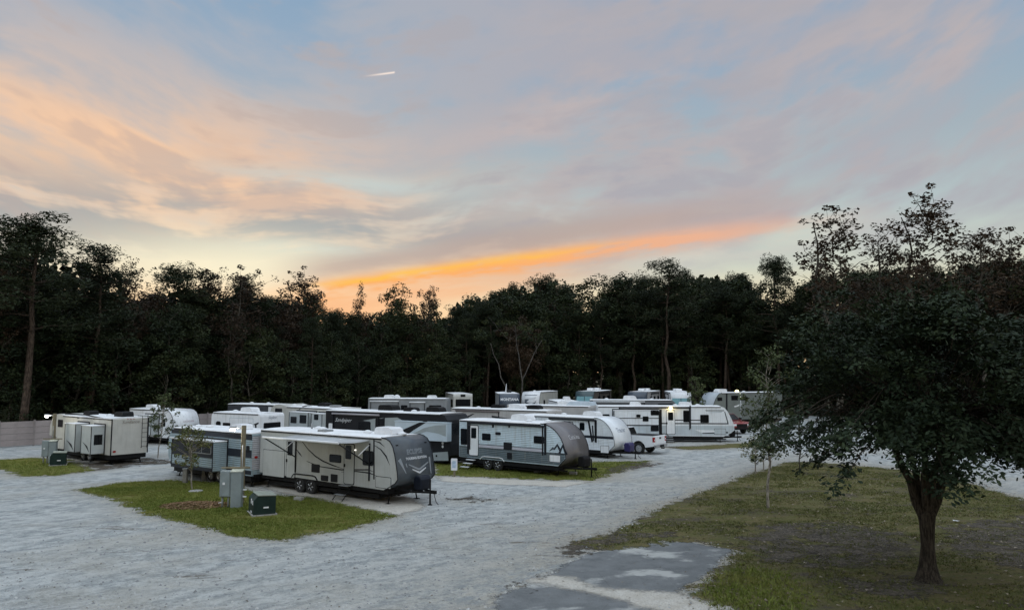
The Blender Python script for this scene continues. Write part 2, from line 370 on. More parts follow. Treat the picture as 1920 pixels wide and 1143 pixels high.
def b_asphalt(n, p, geo):
    f = n.noise(geo, 1.3, 6, .65); g = n.noise(geo, 30, 4, .7); big = n.noise(rot2(n, geo, R(20), .7, 1.0), .62, 6, .62)
    col = n.mix(n.smooth(f, .3, .7), (.115, .120, .122), (.175, .18, .182))
    col = n.mix(n.m('MULTIPLY', n.smooth(g, .5, .75), .5), col, (.30, .30, .30))
    col = n.mix(n.m('MULTIPLY', n.smooth(big, .52, .64), .8), col, (.46, .455, .43))
    vc = n.new('ShaderNodeTexVoronoi'); vc.feature = 'DISTANCE_TO_EDGE'; n.l.new(rot2(n, geo, R(15), .45, .6), vc.inputs['Vector']); vc.inputs['Scale'].default_value = 1.0
    col = n.mix(n.m('MULTIPLY', n.m('SUBTRACT', 1.0, n.smooth(n.m('ADD', vc.outputs['Distance'], n.m('MULTIPLY', n.m('SUBTRACT', f, .5), .03)), .002, .009)), .3), col, (.07, .07, .068))
    n.l.new(col, p.inputs['Base Color']); p.inputs['Roughness'].default_value = .8
    b = n.new('ShaderNodeBump'); b.inputs['Distance'].default_value = .012; n.l.new(g, b.inputs['Height']); n.l.new(b.outputs[0], p.inputs['Normal'])
    edge_alpha(n, p, geo, .45, 1.4, .12)
def b_sand(n, p, geo):
    f = n.noise(geo, 2.2, 6, .65); g = n.noise(geo, 20, 4, .7)
    n.l.new(n.mix(n.smooth(g, .4, .7), n.mix(n.smooth(f, .3, .7), (.46, .42, .36), (.56, .53, .48)), (.34, .31, .27)), p.inputs['Base Color'])
    b = n.new('ShaderNodeBump'); b.inputs['Distance'].default_value = .02; n.l.new(g, b.inputs['Height']); n.l.new(b.outputs[0], p.inputs['Normal'])
    edge_alpha(n, p, geo, .45, 1.4, .25)
MG_SOIL = ground_mat('forest_floor', b_soil); MG_GRAVEL = ground_mat('limestone_gravel', b_gravel)
MG_LAWN = ground_mat('tired_lawn', b_lawn((.105, .108, .032), (.165, .130, .058), (.075, .062, .05), .50))
MG_GREEN = ground_mat('fresh_lawn', b_lawn((.125, .155, .024), (.18, .155, .042), (.16, .13, .085), .60))
def b_bare(n, p, geo):
    f = n.noise(rot2(n, geo, R(10), .6, 1.4), 1.6, 6, .7); g = n.noise(geo, 11, 5, .75)
    col = n.mix(n.smooth(f, .35, .65), (.060, .050, .042), (.13, .108, .08)); col = n.mix(n.m('MULTIPLY', n.smooth(g, .50, .64), .8), col, (.24, .205, .165))
    n.l.new(col, p.inputs['Base Color']); b = n.new('ShaderNodeBump'); b.inputs['Distance'].default_value = .12; n.l.new(n.m('ADD', g, f), b.inputs['Height']); n.l.new(b.outputs[0], p.inputs['Normal'])
    edge_alpha(n, p, geo, 2.0, 1.2, .3, -.35, .55)
MG_BARE = ground_mat('bare_topsoil', b_bare)
MG_ASPH = ground_mat('old_asphalt', b_asphalt); MG_SAND = ground_mat('washed_sand', b_sand)

def sdist(P, poly):
    """signed distance (inside positive) of Nx2 points"""
    A = np.array(poly, float); B = np.roll(A, -1, 0); d = np.full(len(P), 1e9); ins = np.zeros(len(P), bool)
    for a, b in zip(A, B):
        ab = b-a; t = np.clip(((P-a)@ab)/(ab@ab+1e-9), 0, 1); q = a+t[:, None]*ab
        d = np.minimum(d, np.hypot(*(P-q).T))
        c = ((a[1] > P[:, 1]) != (b[1] > P[:, 1])) & (P[:, 0] < (b[0]-a[0])*(P[:, 1]-a[1])/(b[1]-a[1]+1e-12)+a[0]); ins ^= c
    return np.where(ins, d, -d)
def patch(name, poly, res, m, z, margin=1.0, label=None, hump=0.0):
    A = np.array(poly); lo = A.min(0)-margin; hi = A.max(0)+margin
    nx = max(2, int((hi[0]-lo[0])/res)); ny = max(2, int((hi[1]-lo[1])/res))
    xs = np.linspace(lo[0], hi[0], nx+1); ys = np.linspace(lo[1], hi[1], ny+1)
    X, Y = np.meshgrid(xs, ys); P = np.stack([X.ravel(), Y.ravel()], 1); sd_ = sdist(P, poly)
    idx = np.arange((nx+1)*(ny+1)).reshape(ny+1, nx+1)
    q = np.stack([idx[:-1, :-1], idx[:-1, 1:], idx[1:, 1:], idx[1:, :-1]], -1).reshape(-1, 4)
    q = q[(sd_[q].max(1) > -margin*.95)]
    used = np.unique(q); rem = -np.ones(len(P), int); rem[used] = np.arange(len(used))
    zz = z + hump*np.clip(sd_[used]/1.5, 0, 1)
    me = bpy.data.meshes.new(name); me.from_pydata(np.column_stack([P[used], zz]).tolist(), [], rem[q].tolist())
    at = me.attributes.new('edge', 'FLOAT', 'POINT'); at.data.foreach_set('value', sd_[used].astype(np.float32))
    me.materials.append(m); o = bpy.data.objects.new(name, me); COL.objects.link(o); tag(o, label, kind='structure'); return o
def pxpoly(pts): return [tuple(G(x, y).xy) for x, y in pts]

# one sheet to the horizon
b = MB(); b.add([(-2500, -200, 0), (2500, -200, 0), (2500, 4000, 0), (-2500, 4000, 0)], [(0, 1, 2, 3)])
tag(b.build('ground', MG_SOIL, fix=False), kind='structure')
# lawns (pixel outlines dropped on the ground plane)
L_MID = pxpoly([(150, 918), (225, 905), (320, 900), (420, 905), (480, 925), (600, 935), (742, 967), (660, 988), (515, 1014), (440, 1003), (360, 983), (270, 960), (235, 943)])
L_LEFT = pxpoly([(-160, 868), (0, 862), (60, 858), (130, 862), (172, 882), (110, 890), (45, 893), (10, 880), (-160, 886)])
L_C = pxpoly([(818, 868), (1000, 868), (1215, 864), (1200, 872), (1105, 900), (1000, 898), (880, 893), (822, 892)])
L_E = pxpoly([(1235, 838), (1310, 836), (1420, 829), (1420, 837), (1300, 843)])
a = [(1478, 866), (1405, 890), (1310, 925), (1215, 965), (1165, 995), (1060, 1018), (1130, 1030), (1290, 1012), (1385, 1028), (1340, 1078), (1285, 1112), (1370, 1150)]
L_RIGHT = pxpoly(a) + [(6.5, 15.0), (7.5, 8.0), (30, 8.0), (30, 22)] + pxpoly([(1925, 938), (1800, 902), (1700, 882), (1600, 872), (1520, 866)])
ASPH = pxpoly([(935, 1118), (1000, 1090), (1070, 1055), (1110, 1036), (1190, 1018), (1290, 1016), (1372, 1031), (1330, 1072), (1268, 1112)]) + [tuple(G(1200, 1160).xy), (2.5, 15), (0.2, 15), (-.4, 17.5)]
SANDP = pxpoly([(985, 1090), (1030, 1078), (1075, 1085), (1110, 1100), (1170, 1106), (1270, 1112), (1370, 1140), (1290, 1165), (1180, 1130), (1090, 1108)])
# gravel lot: grid with a 'sand' attribute that rises towards the lawn edges
GX = np.arange(-75, 70.1, 1.0); GY = np.arange(6, 112.1, 1.0)
LOT = [(-75, 6), (-75, 36), (-42, 61), (-27.5, 78), (-4, 104), (40, 108), (52, 88), (68, 62), (68, 6)]
X, Y = np.meshgrid(GX, GY); P = np.stack([X.ravel(), Y.ravel()], 1); sdl = sdist(P, LOT)
sa = np.zeros(len(P))
for poly, wd in ((L_MID, .7), (L_RIGHT, 2.4), (L_C, 1.2), (ASPH, 3.2), (L_LEFT, 1.0), (L_E, 1.0)):
    d_ = -sdist(P, poly); sa = np.maximum(sa, np.exp(-np.clip(d_, 0, 99)/wd)*(d_ > -1.5))
q = np.arange(len(P)).reshape(len(GY), len(GX)); q = np.stack([q[:-1, :-1], q[:-1, 1:], q[1:, 1:], q[1:, :-1]], -1).reshape(-1, 4); q = q[sdl[q].min(1) > -2]
me = bpy.data.meshes.new('gravel_lot'); me.from_pydata(np.column_stack([P, np.full(len(P), .004)]).tolist(), [], q.tolist())
at = me.attributes.new('sand', 'FLOAT', 'POINT'); at.data.foreach_set('value', sa.astype(np.float32)); me.materials.append(MG_GRAVEL)
bm = bmesh.new(); bm.from_mesh(me); bmesh.ops.delete(bm, geom=[v_ for v_ in bm.verts if not v_.link_faces], context='VERTS'); bm.to_mesh(me); bm.free()
o = bpy.data.objects.new('gravel_lot', me); COL.objects.link(o); tag(o, kind='structure')
patch('lawn_island', L_MID, .3, MG_GREEN, .012, 1.0)
patch('lawn_corner', L_LEFT, .4, MG_GREEN, .012, 1.0)
patch('lawn_strip', L_C, .4, MG_GREEN, .012, 1.0)
patch('lawn_verge', L_E, .5, MG_LAWN, .012, 1.0)
patch('lawn_right', L_RIGHT, .4, MG_LAWN, .012, 1.2)
patch('asphalt_apron', ASPH, .25, MG_ASPH, .008, .6)
patch('sand_drift', SANDP, .2, MG_SAND, .016, .5)

BARE = [pxpoly(q) for q in ([(1040, 1032), (1075, 1014), (1165, 998), (1260, 996), (1290, 1008), (1190, 1014), (1110, 1032), (1060, 1050)], [(1370, 1020), (1420, 985), (1560, 975), (1700, 1000), (1725, 1040), (1650, 1075), (1500, 1066), (1420, 1050)], [(1755, 985), (1930, 965), (2050, 1000), (2050, 1075), (1900, 1070), (1790, 1040)], [(1560, 1085), (1700, 1080), (1800, 1095), (1760, 1125), (1600, 1120)], [(930, 1112), (960, 1098), (1012, 1078), (1020, 1086), (975, 1108)])]
for q in BARE: patch('bare_soil', q, .3, MG_BARE, .020, 1.2)
for q in ([(130, 868), (280, 858), (345, 866), (250, 874), (180, 884)], [(835, 934), (880, 930), (925, 936), (880, 942)], [(1130, 876), (1195, 866), (1245, 868), (1200, 880), (1140, 890)]): patch('bare_soil', pxpoly(q), .25, MG_BARE, .020, 1.0)
patch('sand_strip', pxpoly([(470, 905), (520, 922), (600, 936), (742, 966), (800, 952), (760, 930), (640, 912), (500, 893)]), .3, MG_SAND, .022, .8)
patch('sand_strip', pxpoly([(820, 893), (880, 894), (1000, 900), (1110, 903), (1060, 912), (930, 908), (830, 902)]), .3, MG_SAND, .008, .8)
# grass blades
def grass_mat(name, a, b_, c_):
    m = bpy.data.materials.new(name); m.use_nodes = True; n = NT(m.node_tree); p = n.n['Principled BSDF']
    at = n.new('ShaderNodeAttribute'); at.attribute_name = 'tint'
    n.l.new(n.mix(n.smooth(at.outputs['Fac'], .3, .62), a, n.mix(n.smooth(at.outputs['Fac'], .6, .95), b_, c_)), p.inputs['Base Color'])
    p.inputs['Roughness'].default_value = .7; p.inputs['Specular IOR Level'].default_value = .2; return m
MG_BL1 = grass_mat('dry_grass', (.085, .098, .026), (.14, .132, .045), (.22, .175, .09))
MG_BL2 = grass_mat('green_grass', (.100, .128, .020), (.155, .175, .034), (.22, .18, .065))
def grass(name, label, poly, dens, m, seed, hgt=(.03, .08), bare=.5, excl=()):
    rng = np.random.default_rng(seed); A = np.array(poly); lo, hi = A.min(0)-.5, A.max(0)+.5
    n = int((hi-lo).prod()*dens); P = lo+rng.random((n, 2))*(hi-lo); sd_ = sdist(P, poly)
    keep = sd_ > np.abs(rng.normal(0, .55, n))-.25
    for e, q in excl: keep &= (sdist(P, e) < .0) | (rng.random(n) < q)
    P = P[keep]
    px = np.array([px_of((x, y, 0)) if y > 5 else (0, 9e3) for x, y in P]) if len(P) else np.zeros((0, 2))
    P = P[(px[:, 0] > -60) & (px[:, 0] < 1990) & (px[:, 1] < 1230)]
    f = np.array([mnoise.fractal(Vector((x*.35, y*.55, seed)), 1.0, 2.0, 4) for x, y in P])*.5+.5
    k = rng.random(len(P)) < np.clip((bare+.22-f)/.2+.12, .04, 1); P, f = P[k], f[k]
    N = len(P); B = 4
    ctr = np.repeat(P, B, 0)+rng.normal(0, .045, (N*B, 2)); h = rng.uniform(hgt[0], hgt[1], N*B)*np.repeat(rng.uniform(.6, 1.5, N), B)
    a = rng.random(N*B)*2*np.pi; lean = rng.normal(0, .6, (N*B, 2))*h[:, None]; wd = rng.uniform(.009, .02, N*B)
    dx = np.stack([np.cos(a), np.sin(a)], 1)*wd[:, None]
    V = np.zeros((N*B, 3, 3)); V[:, 0, :2] = ctr-dx; V[:, 1, :2] = ctr+dx; V[:, 2, :2] = ctr+lean; V[:, :, 2] = .008; V[:, 2, 2] = .01+h
    tri_mesh(name, label, V, np.repeat(np.clip(f*.7+rng.random(N)*.35, 0, 1), B), m)
def tri_mesh(name, label, V, tint, m):
    N = len(V); k = V.shape[1]; me = bpy.data.meshes.new(name)
    me.vertices.add(N*k); me.vertices.foreach_set('co', V.reshape(-1).astype(np.float32))
    me.loops.add(N*k); me.loops.foreach_set('vertex_index', np.arange(N*k, dtype=np.int32))
    me.polygons.add(N); me.polygons.foreach_set('loop_start', np.arange(0, N*k, k, dtype=np.int32))
    at = me.attributes.new('tint', 'FLOAT', 'POINT'); at.data.foreach_set('value', np.repeat(tint, k).astype(np.float32))
    me.materials.append(m); me.update(); me.validate()
    if label is None: return me
    o = bpy.data.objects.new(name, me); COL.objects.link(o); tag(o, label, 'grass', kind='stuff'); return o
grass('grass', 'dry patchy grass of the large lawn under the dark tree', L_RIGHT, 85, MG_BL1, 1, (.03, .075), .42, [(ASPH, 0.0)]+[(q, .4) for q in BARE])
grass('grass', 'fresh green grass of the island around the electrical box', L_MID, 200, MG_BL2, 2, (.03, .07), .62)
grass('grass', 'green grass at the corner beside the beige trailer', L_LEFT, 60, MG_BL2, 3, (.03, .08), .6)
grass('grass', 'green grass strip under the trailer with mountain decals', L_C, 60, MG_BL2, 4, (.04, .09), .55)
NEARG = pxpoly([(1335, 1085), (1400, 1060), (1480, 1075), (1520, 1120), (1500, 1160), (1380, 1160), (1310, 1120)])
grass('grass', 'brighter green tuft of grass at the asphalt corner', NEARG, 160, MG_BL2, 5, (.04, .1), .7)
# ------------------------------------------------------------------ recreational vehicles
def wheel_mesh(r=.37, wd=.23):
    t = MB().lathe([(r*.62, -wd/2), (r*.93, -wd/2), (r, -wd*.3), (r, wd*.3), (r*.93, wd/2), (r*.62, wd/2), (r*.6, wd*.2), (r*.6, -wd*.2), (r*.62, -wd/2)], 'y', n=22).mesh('tyre', M_RUB)
    k = MB().lathe([(r*.05, -wd*.46), (r*.2, -wd*.46), (r*.22, -wd*.38), (r*.5, -wd*.32), (r*.56, -wd*.44), (r*.63, -wd*.44), (r*.63, wd*.44), (r*.56, wd*.44), (r*.5, wd*.32), (r*.22, wd*.38), (r*.2, wd*.46), (r*.05, wd*.46)], 'y', n=22)
    for i in range(5):
        a = 2*math.pi*i/5; ca, sa_ = math.cos(a), math.sin(a)
        for s in (-1, 1):
            k.tube((ca*r*.15, s*wd*.45, sa_*r*.15), (ca*r*.57, s*wd*.44, sa_*r*.57), r*.07, r*.09, 6)
    return t, k.mesh('rim', M_RIM)
W_TR = wheel_mesh(); W_PK = wheel_mesh(.41, .27); W_BUS = wheel_mesh(.46, .28)
def ac_mesh(m):
    prof = [(-.52, 0), (-.55, .05), (-.5, .24), (-.4, .30), (.3, .30), (.46, .24), (.55, .06), (.52, 0)]
    b = MB().prism(prof, 'y', -.34, .34)
    return b.mesh('air_conditioner', m)
AC_W, AC_B = ac_mesh(M_LWHITE), ac_mesh(M_BLACK)
VENT = MB().lathe([(.20, 0), (.22, .03), (.20, .08), (.08, .13), (.01, .14)], n=14).mesh('roof_vent', M_LWHITE)
HATCH = MB().box(-.3, .3, -.25, .25, 0, .10).mesh('roof_hatch', M_GREYP)

class RV:
    def __init__(s, name, label, cat, near, Y, which, heading, L, H, z0=.62, W=2.45, side=-1, group=None, zref=.6):
        s.L, s.W, s.H, s.z0, s.sg = L, W, H, z0, side
        h = R(heading); s.hd = Vector((math.cos(h), math.sin(h), 0)); s.lf = Vector((-math.sin(h), math.cos(h), 0))
        c = atdepth(near, Y, zref); c.z = 0
        s.c = c - s.hd*(L/2 if which == 'f' else -L/2) - s.lf*side*W/2
        s.root = tag(empty(name, s.c, h), label, cat, group); s.mat = Matrix.Rotation(-h, 3, 'Z')
        s.fx = None
    def part(s, b, name, m, parent=None, bevel=0.0): return b.build(name, m, parent or s.root, bevel=bevel)
    def inst(s, me, name, loc, rz=0.0, parent=None, sc=None):
        o = bpy.data.objects.new(name, me); COL.objects.link(o); o.parent = parent or s.root; o.location = loc; o.rotation_euler = (0, 0, rz)
        if sc: o.scale = sc
        return o
    def loc(s, px, py, plane='side', off=0.0):
        d = s.mat @ ray(px, py); o = s.mat @ (Vector((0, 0, CAM_H)) - s.c)
        if plane == 'side': t = (s.sg*(s.W/2+off) - o.y)/d.y; p = o+d*t; return p.x, p.z
        if plane == 'front': t = (s.L/2+off - o.x)/d.x; p = o+d*t; return p.y, p.z
        if plane == 'rear': t = (-s.L/2-off - o.x)/d.x; p = o+d*t; return p.y, p.z
    def rect(s, x0, y0, x1, y1, plane='side', off=0.0):
        cx, cy = (x0+x1)/2, (y0+y1)/2
        a, _ = s.loc(x0, cy, plane, off); b, _ = s.loc(x1, cy, plane, off); _, c = s.loc(cx, y0, plane, off); _, d = s.loc(cx, y1, plane, off)
        return min(a, b), max(a, b), min(c, d), max(c, d)
    def plate(s, poly, name, m, plane='side', t=.012, off=0.0, parent=None, bevel=0.0):
        b = MB()
        if plane == 'side': y = s.sg*(s.W/2+off); b.prism(poly, 'y', y-s.sg*.004, y+s.sg*t)
        elif plane == 'front': b.prism(poly, 'x', s.L/2+off-.004, s.L/2+off+t)
        else: b.prism(poly, 'x', -s.L/2-off+.004, -s.L/2-off-t)
        return s.part(b, name, m, parent, bevel)
    def pplate(s, pts, name, m, plane='side', t=.006, off=0.0, parent=None):
        return s.plate([s.loc(x, y, plane, off) for x, y in pts], name, m, plane, t, off, parent)
    def window(s, r, plane='side', off=0.0, px=True, name='window', rad=.07, frame=None, parent=None):
        x0, x1, z0, z1 = s.rect(*r, plane, off) if px else r
        f = s.plate(rrect(x0, x1, z0, z1, rad), name, frame or M_TRIM, plane, .022, off, parent)
        if parent is None: s.plate(rrect(x0+.035, x1-.035, z0+.035, z1-.035, rad*.7), 'pane', M_GLASS, plane, .027, off, f)
        return f
    def door(s, r, win=None, m=None, px=True, off=0.0, plane='side'):
        x0, x1, z0, z1 = s.rect(*r, plane, off) if px else r
        f = s.plate(rrect(x0, x1, z0, z1, .1), 'door', M_TRIM, plane, .015, off)
        s.plate(rrect(x0+.04, x1-.04, z0+.04, z1-.04, .08), 'door_skin', m or M_WHITE, plane, .024, off, f)
        if win is None: w_ = (x0+.15, x1-.15, z0+(z1-z0)*.55, z1-.14)
        else: w_ = s.rect(*win, plane, off)
        s.plate(rrect(*w_, .05), 'pane', M_GLASS, plane, .032, off, f)
        hx = x0+.07 if s.sg < 0 else x1-.07
        s.plate(rrect(hx-.035, hx+.035, z0+(z1-z0)*.42, z0+(z1-z0)*.5, .02), 'handle', M_BLACK, plane, .06, off, f)
        return f
    def outline(s, r, name, m, lw=.025, px=True, off=0.0, plane='side', skin=None):
        x0, x1, z0, z1 = s.rect(*r, plane, off) if px else r
        f = s.plate(rrect(x0, x1, z0, z1, .05), name, m, plane, .010, off)
        s.plate(rrect(x0+lw, x1-lw, z0+lw, z1-lw, .04), 'panel', skin or s.m_body, plane, .016, off, f)
        return f
    def text(s, body, u, z, size, m, plane='side', off=.02, shear=0.0, bold=0.0, space=1.0, flip=False, stretch=1.0, slope=0.0):
        me = text_mesh(body, size, shear, space=space, bold=bold)
        for v_ in me.vertices:
            a, b_, t = v_.co.x*stretch, v_.co.y, v_.co.z
            zz = z+b_+a*slope
            if plane == 'side': v_.co = (u+(-s.sg)*a, s.sg*(s.W/2+off)+s.sg*t, zz)
            elif plane == 'front': v_.co = (s.front_x(zz)+off+t, u+a, zz)
            else: v_.co = (-s.L/2-off-t, u-a, zz)
        me.materials.clear(); me.materials.append(m)
        o = bpy.data.objects.new('lettering', me); COL.objects.link(o); o.parent = s.root; return o
    def front_x(s, z):
        zs = [p[1] for p in s.front]; xs = [p[0] for p in s.front]
        return s.L/2 + float(np.interp(z, zs, xs))
    # --- shell ------------------------------------------------------
    def shell(s, m_body, front, rear=None, roofm=None, cap=None, capz=None, trim=M_TRIM, lower=None, lowz=None, over=.03):
        """front / rear: (dx, z) bottom to top, dx relative to the body end (front: + is outward)"""
        s.m_body = m_body; s.front = front; rear = rear or [(0, s.z0), (0, s.H-.06), (.05, s.H)]
        pf = [(s.L/2+dx, z) for dx, z in front]; pr = [(-s.L/2+dx, z) for dx, z in rear]
        poly = pr[::-1] + pf
        b = MB(); n = len(poly); hw = s.W/2
        vs = [(x, -hw, z) for x, z in poly]+[(x, hw, z) for x, z in poly]
        b.add(vs, [list(range(n)), list(range(2*n-1, n-1, -1))]); b.add(vs, [(i, (i+1) % n, n+(i+1) % n, n+i) for i in range(n)])
        s.body = s.part(b, 'body', m_body)
        xt = pf[-1][0]; xr = pr[-1][0]
        r = MB(); k = .05
        r.prism([(-hw-over, s.H-.03), (-hw-over, s.H+.012), (-hw*.5, s.H+k), (0, s.H+k*1.15), (hw*.5, s.H+k), (hw+over, s.H+.012), (hw+over, s.H-.03)], 'x', xr-.02, xt+.02)
        s.roof = s.part(r, 'roof', roofm or M_ROOF)
        for sg in (-1, 1):
            s.part(MB().box(xr, xt, sg*hw-.012 if sg > 0 else sg*hw-.022, sg*hw+.022 if sg > 0 else sg*hw+.012, s.H-.10, s.H-.033), 'drip_rail', trim)
        if cap:
            c0, c1 = capz or (front[0][1], front[-1][1])
            pp = [(x, z) for x, z in pf if c0-1e-6 <= z <= c1+1e-6]
            nrm = []
            for i, p_ in enumerate(pp):
                a = pp[max(0, i-1)]; c_ = pp[min(len(pp)-1, i+1)]; t = Vector((c_[0]-a[0], c_[1]-a[1])).normalized(); nrm.append((t.y, -t.x))
            outp = [(p_[0]+nn[0]*.022, p_[1]+nn[1]*.022) for p_, nn in zip(pp, nrm)]; inp = [(p_[0]-nn[0]*.01, p_[1]-nn[1]*.01) for p_, nn in zip(pp, nrm)]
            cb = MB(); m_ = len(outp); poly = outp+inp[::-1]; N = 2*m_
            vs = [(x, -hw-.012, z) for x, z in poly]+[(x, hw+.012, z) for x, z in poly]
            cb.add(vs, [(i, i+1, N-2-i, N-1-i) for i in range(m_-1)] + [(N+i, 2*N-1-i, 2*N-2-i, N+i+1) for i in range(m_-1)])
            cb.add(vs, [(i, (i+1) % N, N+(i+1) % N, N+i) for i in range(N)], True)
            s.cap = s.part(cb, 'front_cap', cap)
            for sg in (-1, 1):      # moulding along the cap edge
                tb = MB()
                for p0, p1 in zip(outp[:-1], outp[1:]): tb.tube((p0[0], sg*(hw+.012), p0[1]), (p1[0], sg*(hw+.012), p1[1]), .022, None, 6)
                s.part(tb, 'edge_moulding', trim)
        if lower: # coloured lower side bands
            for sg in (-1, 1):
                xs = [(s.front_x(z)-.03, z) for z in np.linspace(s.z0+.01, lowz, 6)]
                poly = [(-s.L/2+.02, lowz), (-s.L/2+.02, s.z0+.01)] + xs
                s.part(MB().prism(poly, 'y', sg*hw-.004, sg*(hw+.006)), 'lower_panel', lower)
        return s
    def under(s, axles=(0.0,), wheels=W_TR, tongue=True, jack=True, r=.37, fender=True, box=True):
        L, hw, z0 = s.L, s.W/2, s.z0
        if box: s.part(MB().box(-L/2+.1, L/2-.55, -hw+.06, hw-.06, z0-.30, z0+.01), 'underbelly', M_BLACK)  # real belly, made deeper in black to stand for the shade beneath
        b = MB()
        for y in (-.75, .75): b.box(-L/2+.05, L/2-.2, y-.04, y+.04, z0-.38, z0-.295)
        ch = s.part(b, 'chassis', M_FRAME)
        if box: s.part(MB().box(-L/2+.5, L/2-1.3, -.98, .98, .2, z0-.385), 'shade_block', M_BLACK)  # added black block that keeps light out below the floor
        for ax in axles:
            s.part(MB().tube((ax, -hw+.2, r), (ax, hw-.2, r), .045), 'axle', M_FRAME)
            for sg in (-1, 1):
                t = s.inst(wheels[0], 'wheel', (ax, sg*(hw-.14), r)); s.inst(wheels[1], 'rim', (0, 0, 0), parent=t)
        if fender:
            for sg in (-1, 1):
                x0, x1 = min(axles)-.5, max(axles)+.5
                pr = [(x0-.05, z0-.02), (x0+.1, z0+.13), (x0+.3, z0+.17), (x1-.3, z0+.17), (x1-.1, z0+.13), (x1+.05, z0-.02)]
                pr2 = [(x, z-.05) for x, z in pr[::-1]]
                s.part(MB().prism(pr+pr2, 'y', sg*hw, sg*(hw+.05)), 'fender', s.fender_m if hasattr(s, 'fender_m') else M_BLACK)
        if tongue:
            b = MB(); xf = L/2
            for sg in (-1, 1): b.tube((xf-.5, sg*.75, z0-.2), (xf+1.05, sg*.05, z0-.2), .055, None, 6)
            b.box(xf+.98, xf+1.3, -.06, .06, z0-.26, z0-.12); s.part(b, 'tongue', M_FRAME)
            j = MB(); j.tube((xf+.95, 0, .02), (xf+.95, 0, z0+.35), .04); j.lathe([(.11, .006), (.11, .03), (.04, .05)], c=(xf+.95, 0, 0), n=12); s.part(j, 'jack', M_FRAME)
            p = MB()
            p.prism([(xf+.25, z0-.12), (xf+.22, z0+.35), (xf+.32, z0+.5), (xf+.62, z0+.5), (xf+.72, z0+.35), (xf+.7, z0-.12)], 'y', -.34, .34)
            s.part(p, 'propane_cover', getattr(s, 'prop_m', M_BLACK), bevel=.06)
            ch_ = MB()
            pts = [(xf+1.1, .08, z0-.2), (xf+1.14, .1, z0-.42), (xf+1.2, .14, .12), (xf+1.28, .2, .02)]
            for a, c_ in zip(pts[:-1], pts[1:]): ch_.tube(a, c_, .016, None, 5)
            s.part(ch_, 'safety_chain', M_FRAME)
        if jack:
            for x in (-L/2+.35, L/2-.75):
                for sg in (-1, 1):
                    j = MB(); j.tube((x, sg*.8, z0-.2), (x, sg*.95, .02), .03, None, 6); j.box(x-.12, x+.12, sg*.95-.1, sg*.95+.1, .006, .03)
                    s.part(j, 'stabiliser', M_FRAME)
    def ac(s, x, y=0.0, black=False, sc=1.0): return s.inst(AC_B if black else AC_W, 'air_conditioner', (x, y, s.H+.05), 0, sc=(sc, sc, sc))
    def vents(s, *xs):
        for x in xs: s.inst(VENT, 'roof_vent', (x, random.uniform(-.5, .5), s.H+.045), 0)
    def awning(s, x0, x1, z=None, m=M_LWHITE):
        z = z or s.H-.16; y = s.sg*(s.W/2+.07); b = MB().tube((x0, y, z), (x1, y, z), .065, None, 10); a = s.part(b, 'awning_roll', m)
        for x in (x0+.08, x1-.08): s.part(MB().box(x-.03, x+.03, min(s.sg*(s.W/2+.012), s.sg*(s.W/2+.07)), max(s.sg*(s.W/2+.012), s.sg*(s.W/2+.07)), s.z0+.5, z-.05), 'awning_arm', M_TRIM)
        return a
    def ladder(s, y, plane='rear'):
        b = MB(); x = -s.L/2-.10
        for yy in (y-.18, y+.18):
            b.tube((x, yy, s.z0+.35), (x, yy, s.H+.12), .016, None, 6); b.tube((x, yy, s.H+.12), (x+.4, yy, s.H+.1), .016, None, 6)
            for z in (s.z0+.4, s.H-.35): b.tube((x, yy, z), (x+.11, yy, z), .013, None, 6)
        for i in range(7): b.tube((x, y-.18, s.z0+.45+i*.3), (x, y+.18, s.z0+.45+i*.3), .013, None, 6)
        return s.part(b, 'ladder', M_FRAME)
    def slide(s, x0, x1, z0, z1, depth=.85, m=None, roofm=None, trim=True):
        hw = s.W/2; y0, y1 = sorted((s.sg*hw-.0*s.sg, s.sg*(hw+depth)))
        o = s.part(MB().box(x0, x1, y0, y1, z0, z1), 'slide_out', m or s.m_body, bevel=.02)
        s.part(MB().box(x0-.03, x1+.03, y0, y1+.03 if s.sg > 0 else y1, z1+.002, z1+.04) if s.sg > 0 else MB().box(x0-.03, x1+.03, y0-.03, y1, z1+.002, z1+.04), 'slide_roof', roofm or M_ROOF, o)
        if trim:
            t = MB(); yb = s.sg*hw; ya, yc = sorted((yb, yb+s.sg*.035))
            t.box(x0-.09, x0-.002, ya, yc, z0-.09, z1+.13); t.box(x1+.002, x1+.09, ya, yc, z0-.09, z1+.13); t.box(x0-.002, x1+.002, ya, yc, z1+.042, z1+.13)
            s.part(t, 'slide_trim', M_TRIM, o)
            e = MB(); yf = s.sg*(hw+depth); ya, yc = sorted((yf-s.sg*.01, yf+s.sg*.015))
            e.box(x0-.01, x0+.05, ya, yc, z0, z1); e.box(x1-.05, x1+.01, ya, yc, z0, z1); s.part(e, 'corner_trim', M_TRIM, o)
        return o
    def steps(s, x, n=3, m=M_LWHITE, dz=.19):
        hw = s.W/2; o = None
        rails = MB()
        for sg2 in (-.33, .33): rails.tube((x+sg2, s.sg*(hw-.05), s.z0-.1), (x+sg2, s.sg*(hw+.28*n), .03), .022, None, 6)
        o = s.part(rails, 'steps', M_FRAME)
        for i in range(n):
            y = s.sg*(hw+.12+.27*i); z = s.z0-.10-i*(s.z0-.16)/max(1, n-.5)*.92
            ya, yb = sorted((y-s.sg*.11, y+s.sg*.11)); s.part(MB().box(x-.31, x+.31, ya, yb, z-.03, z), 'tread', m, o)
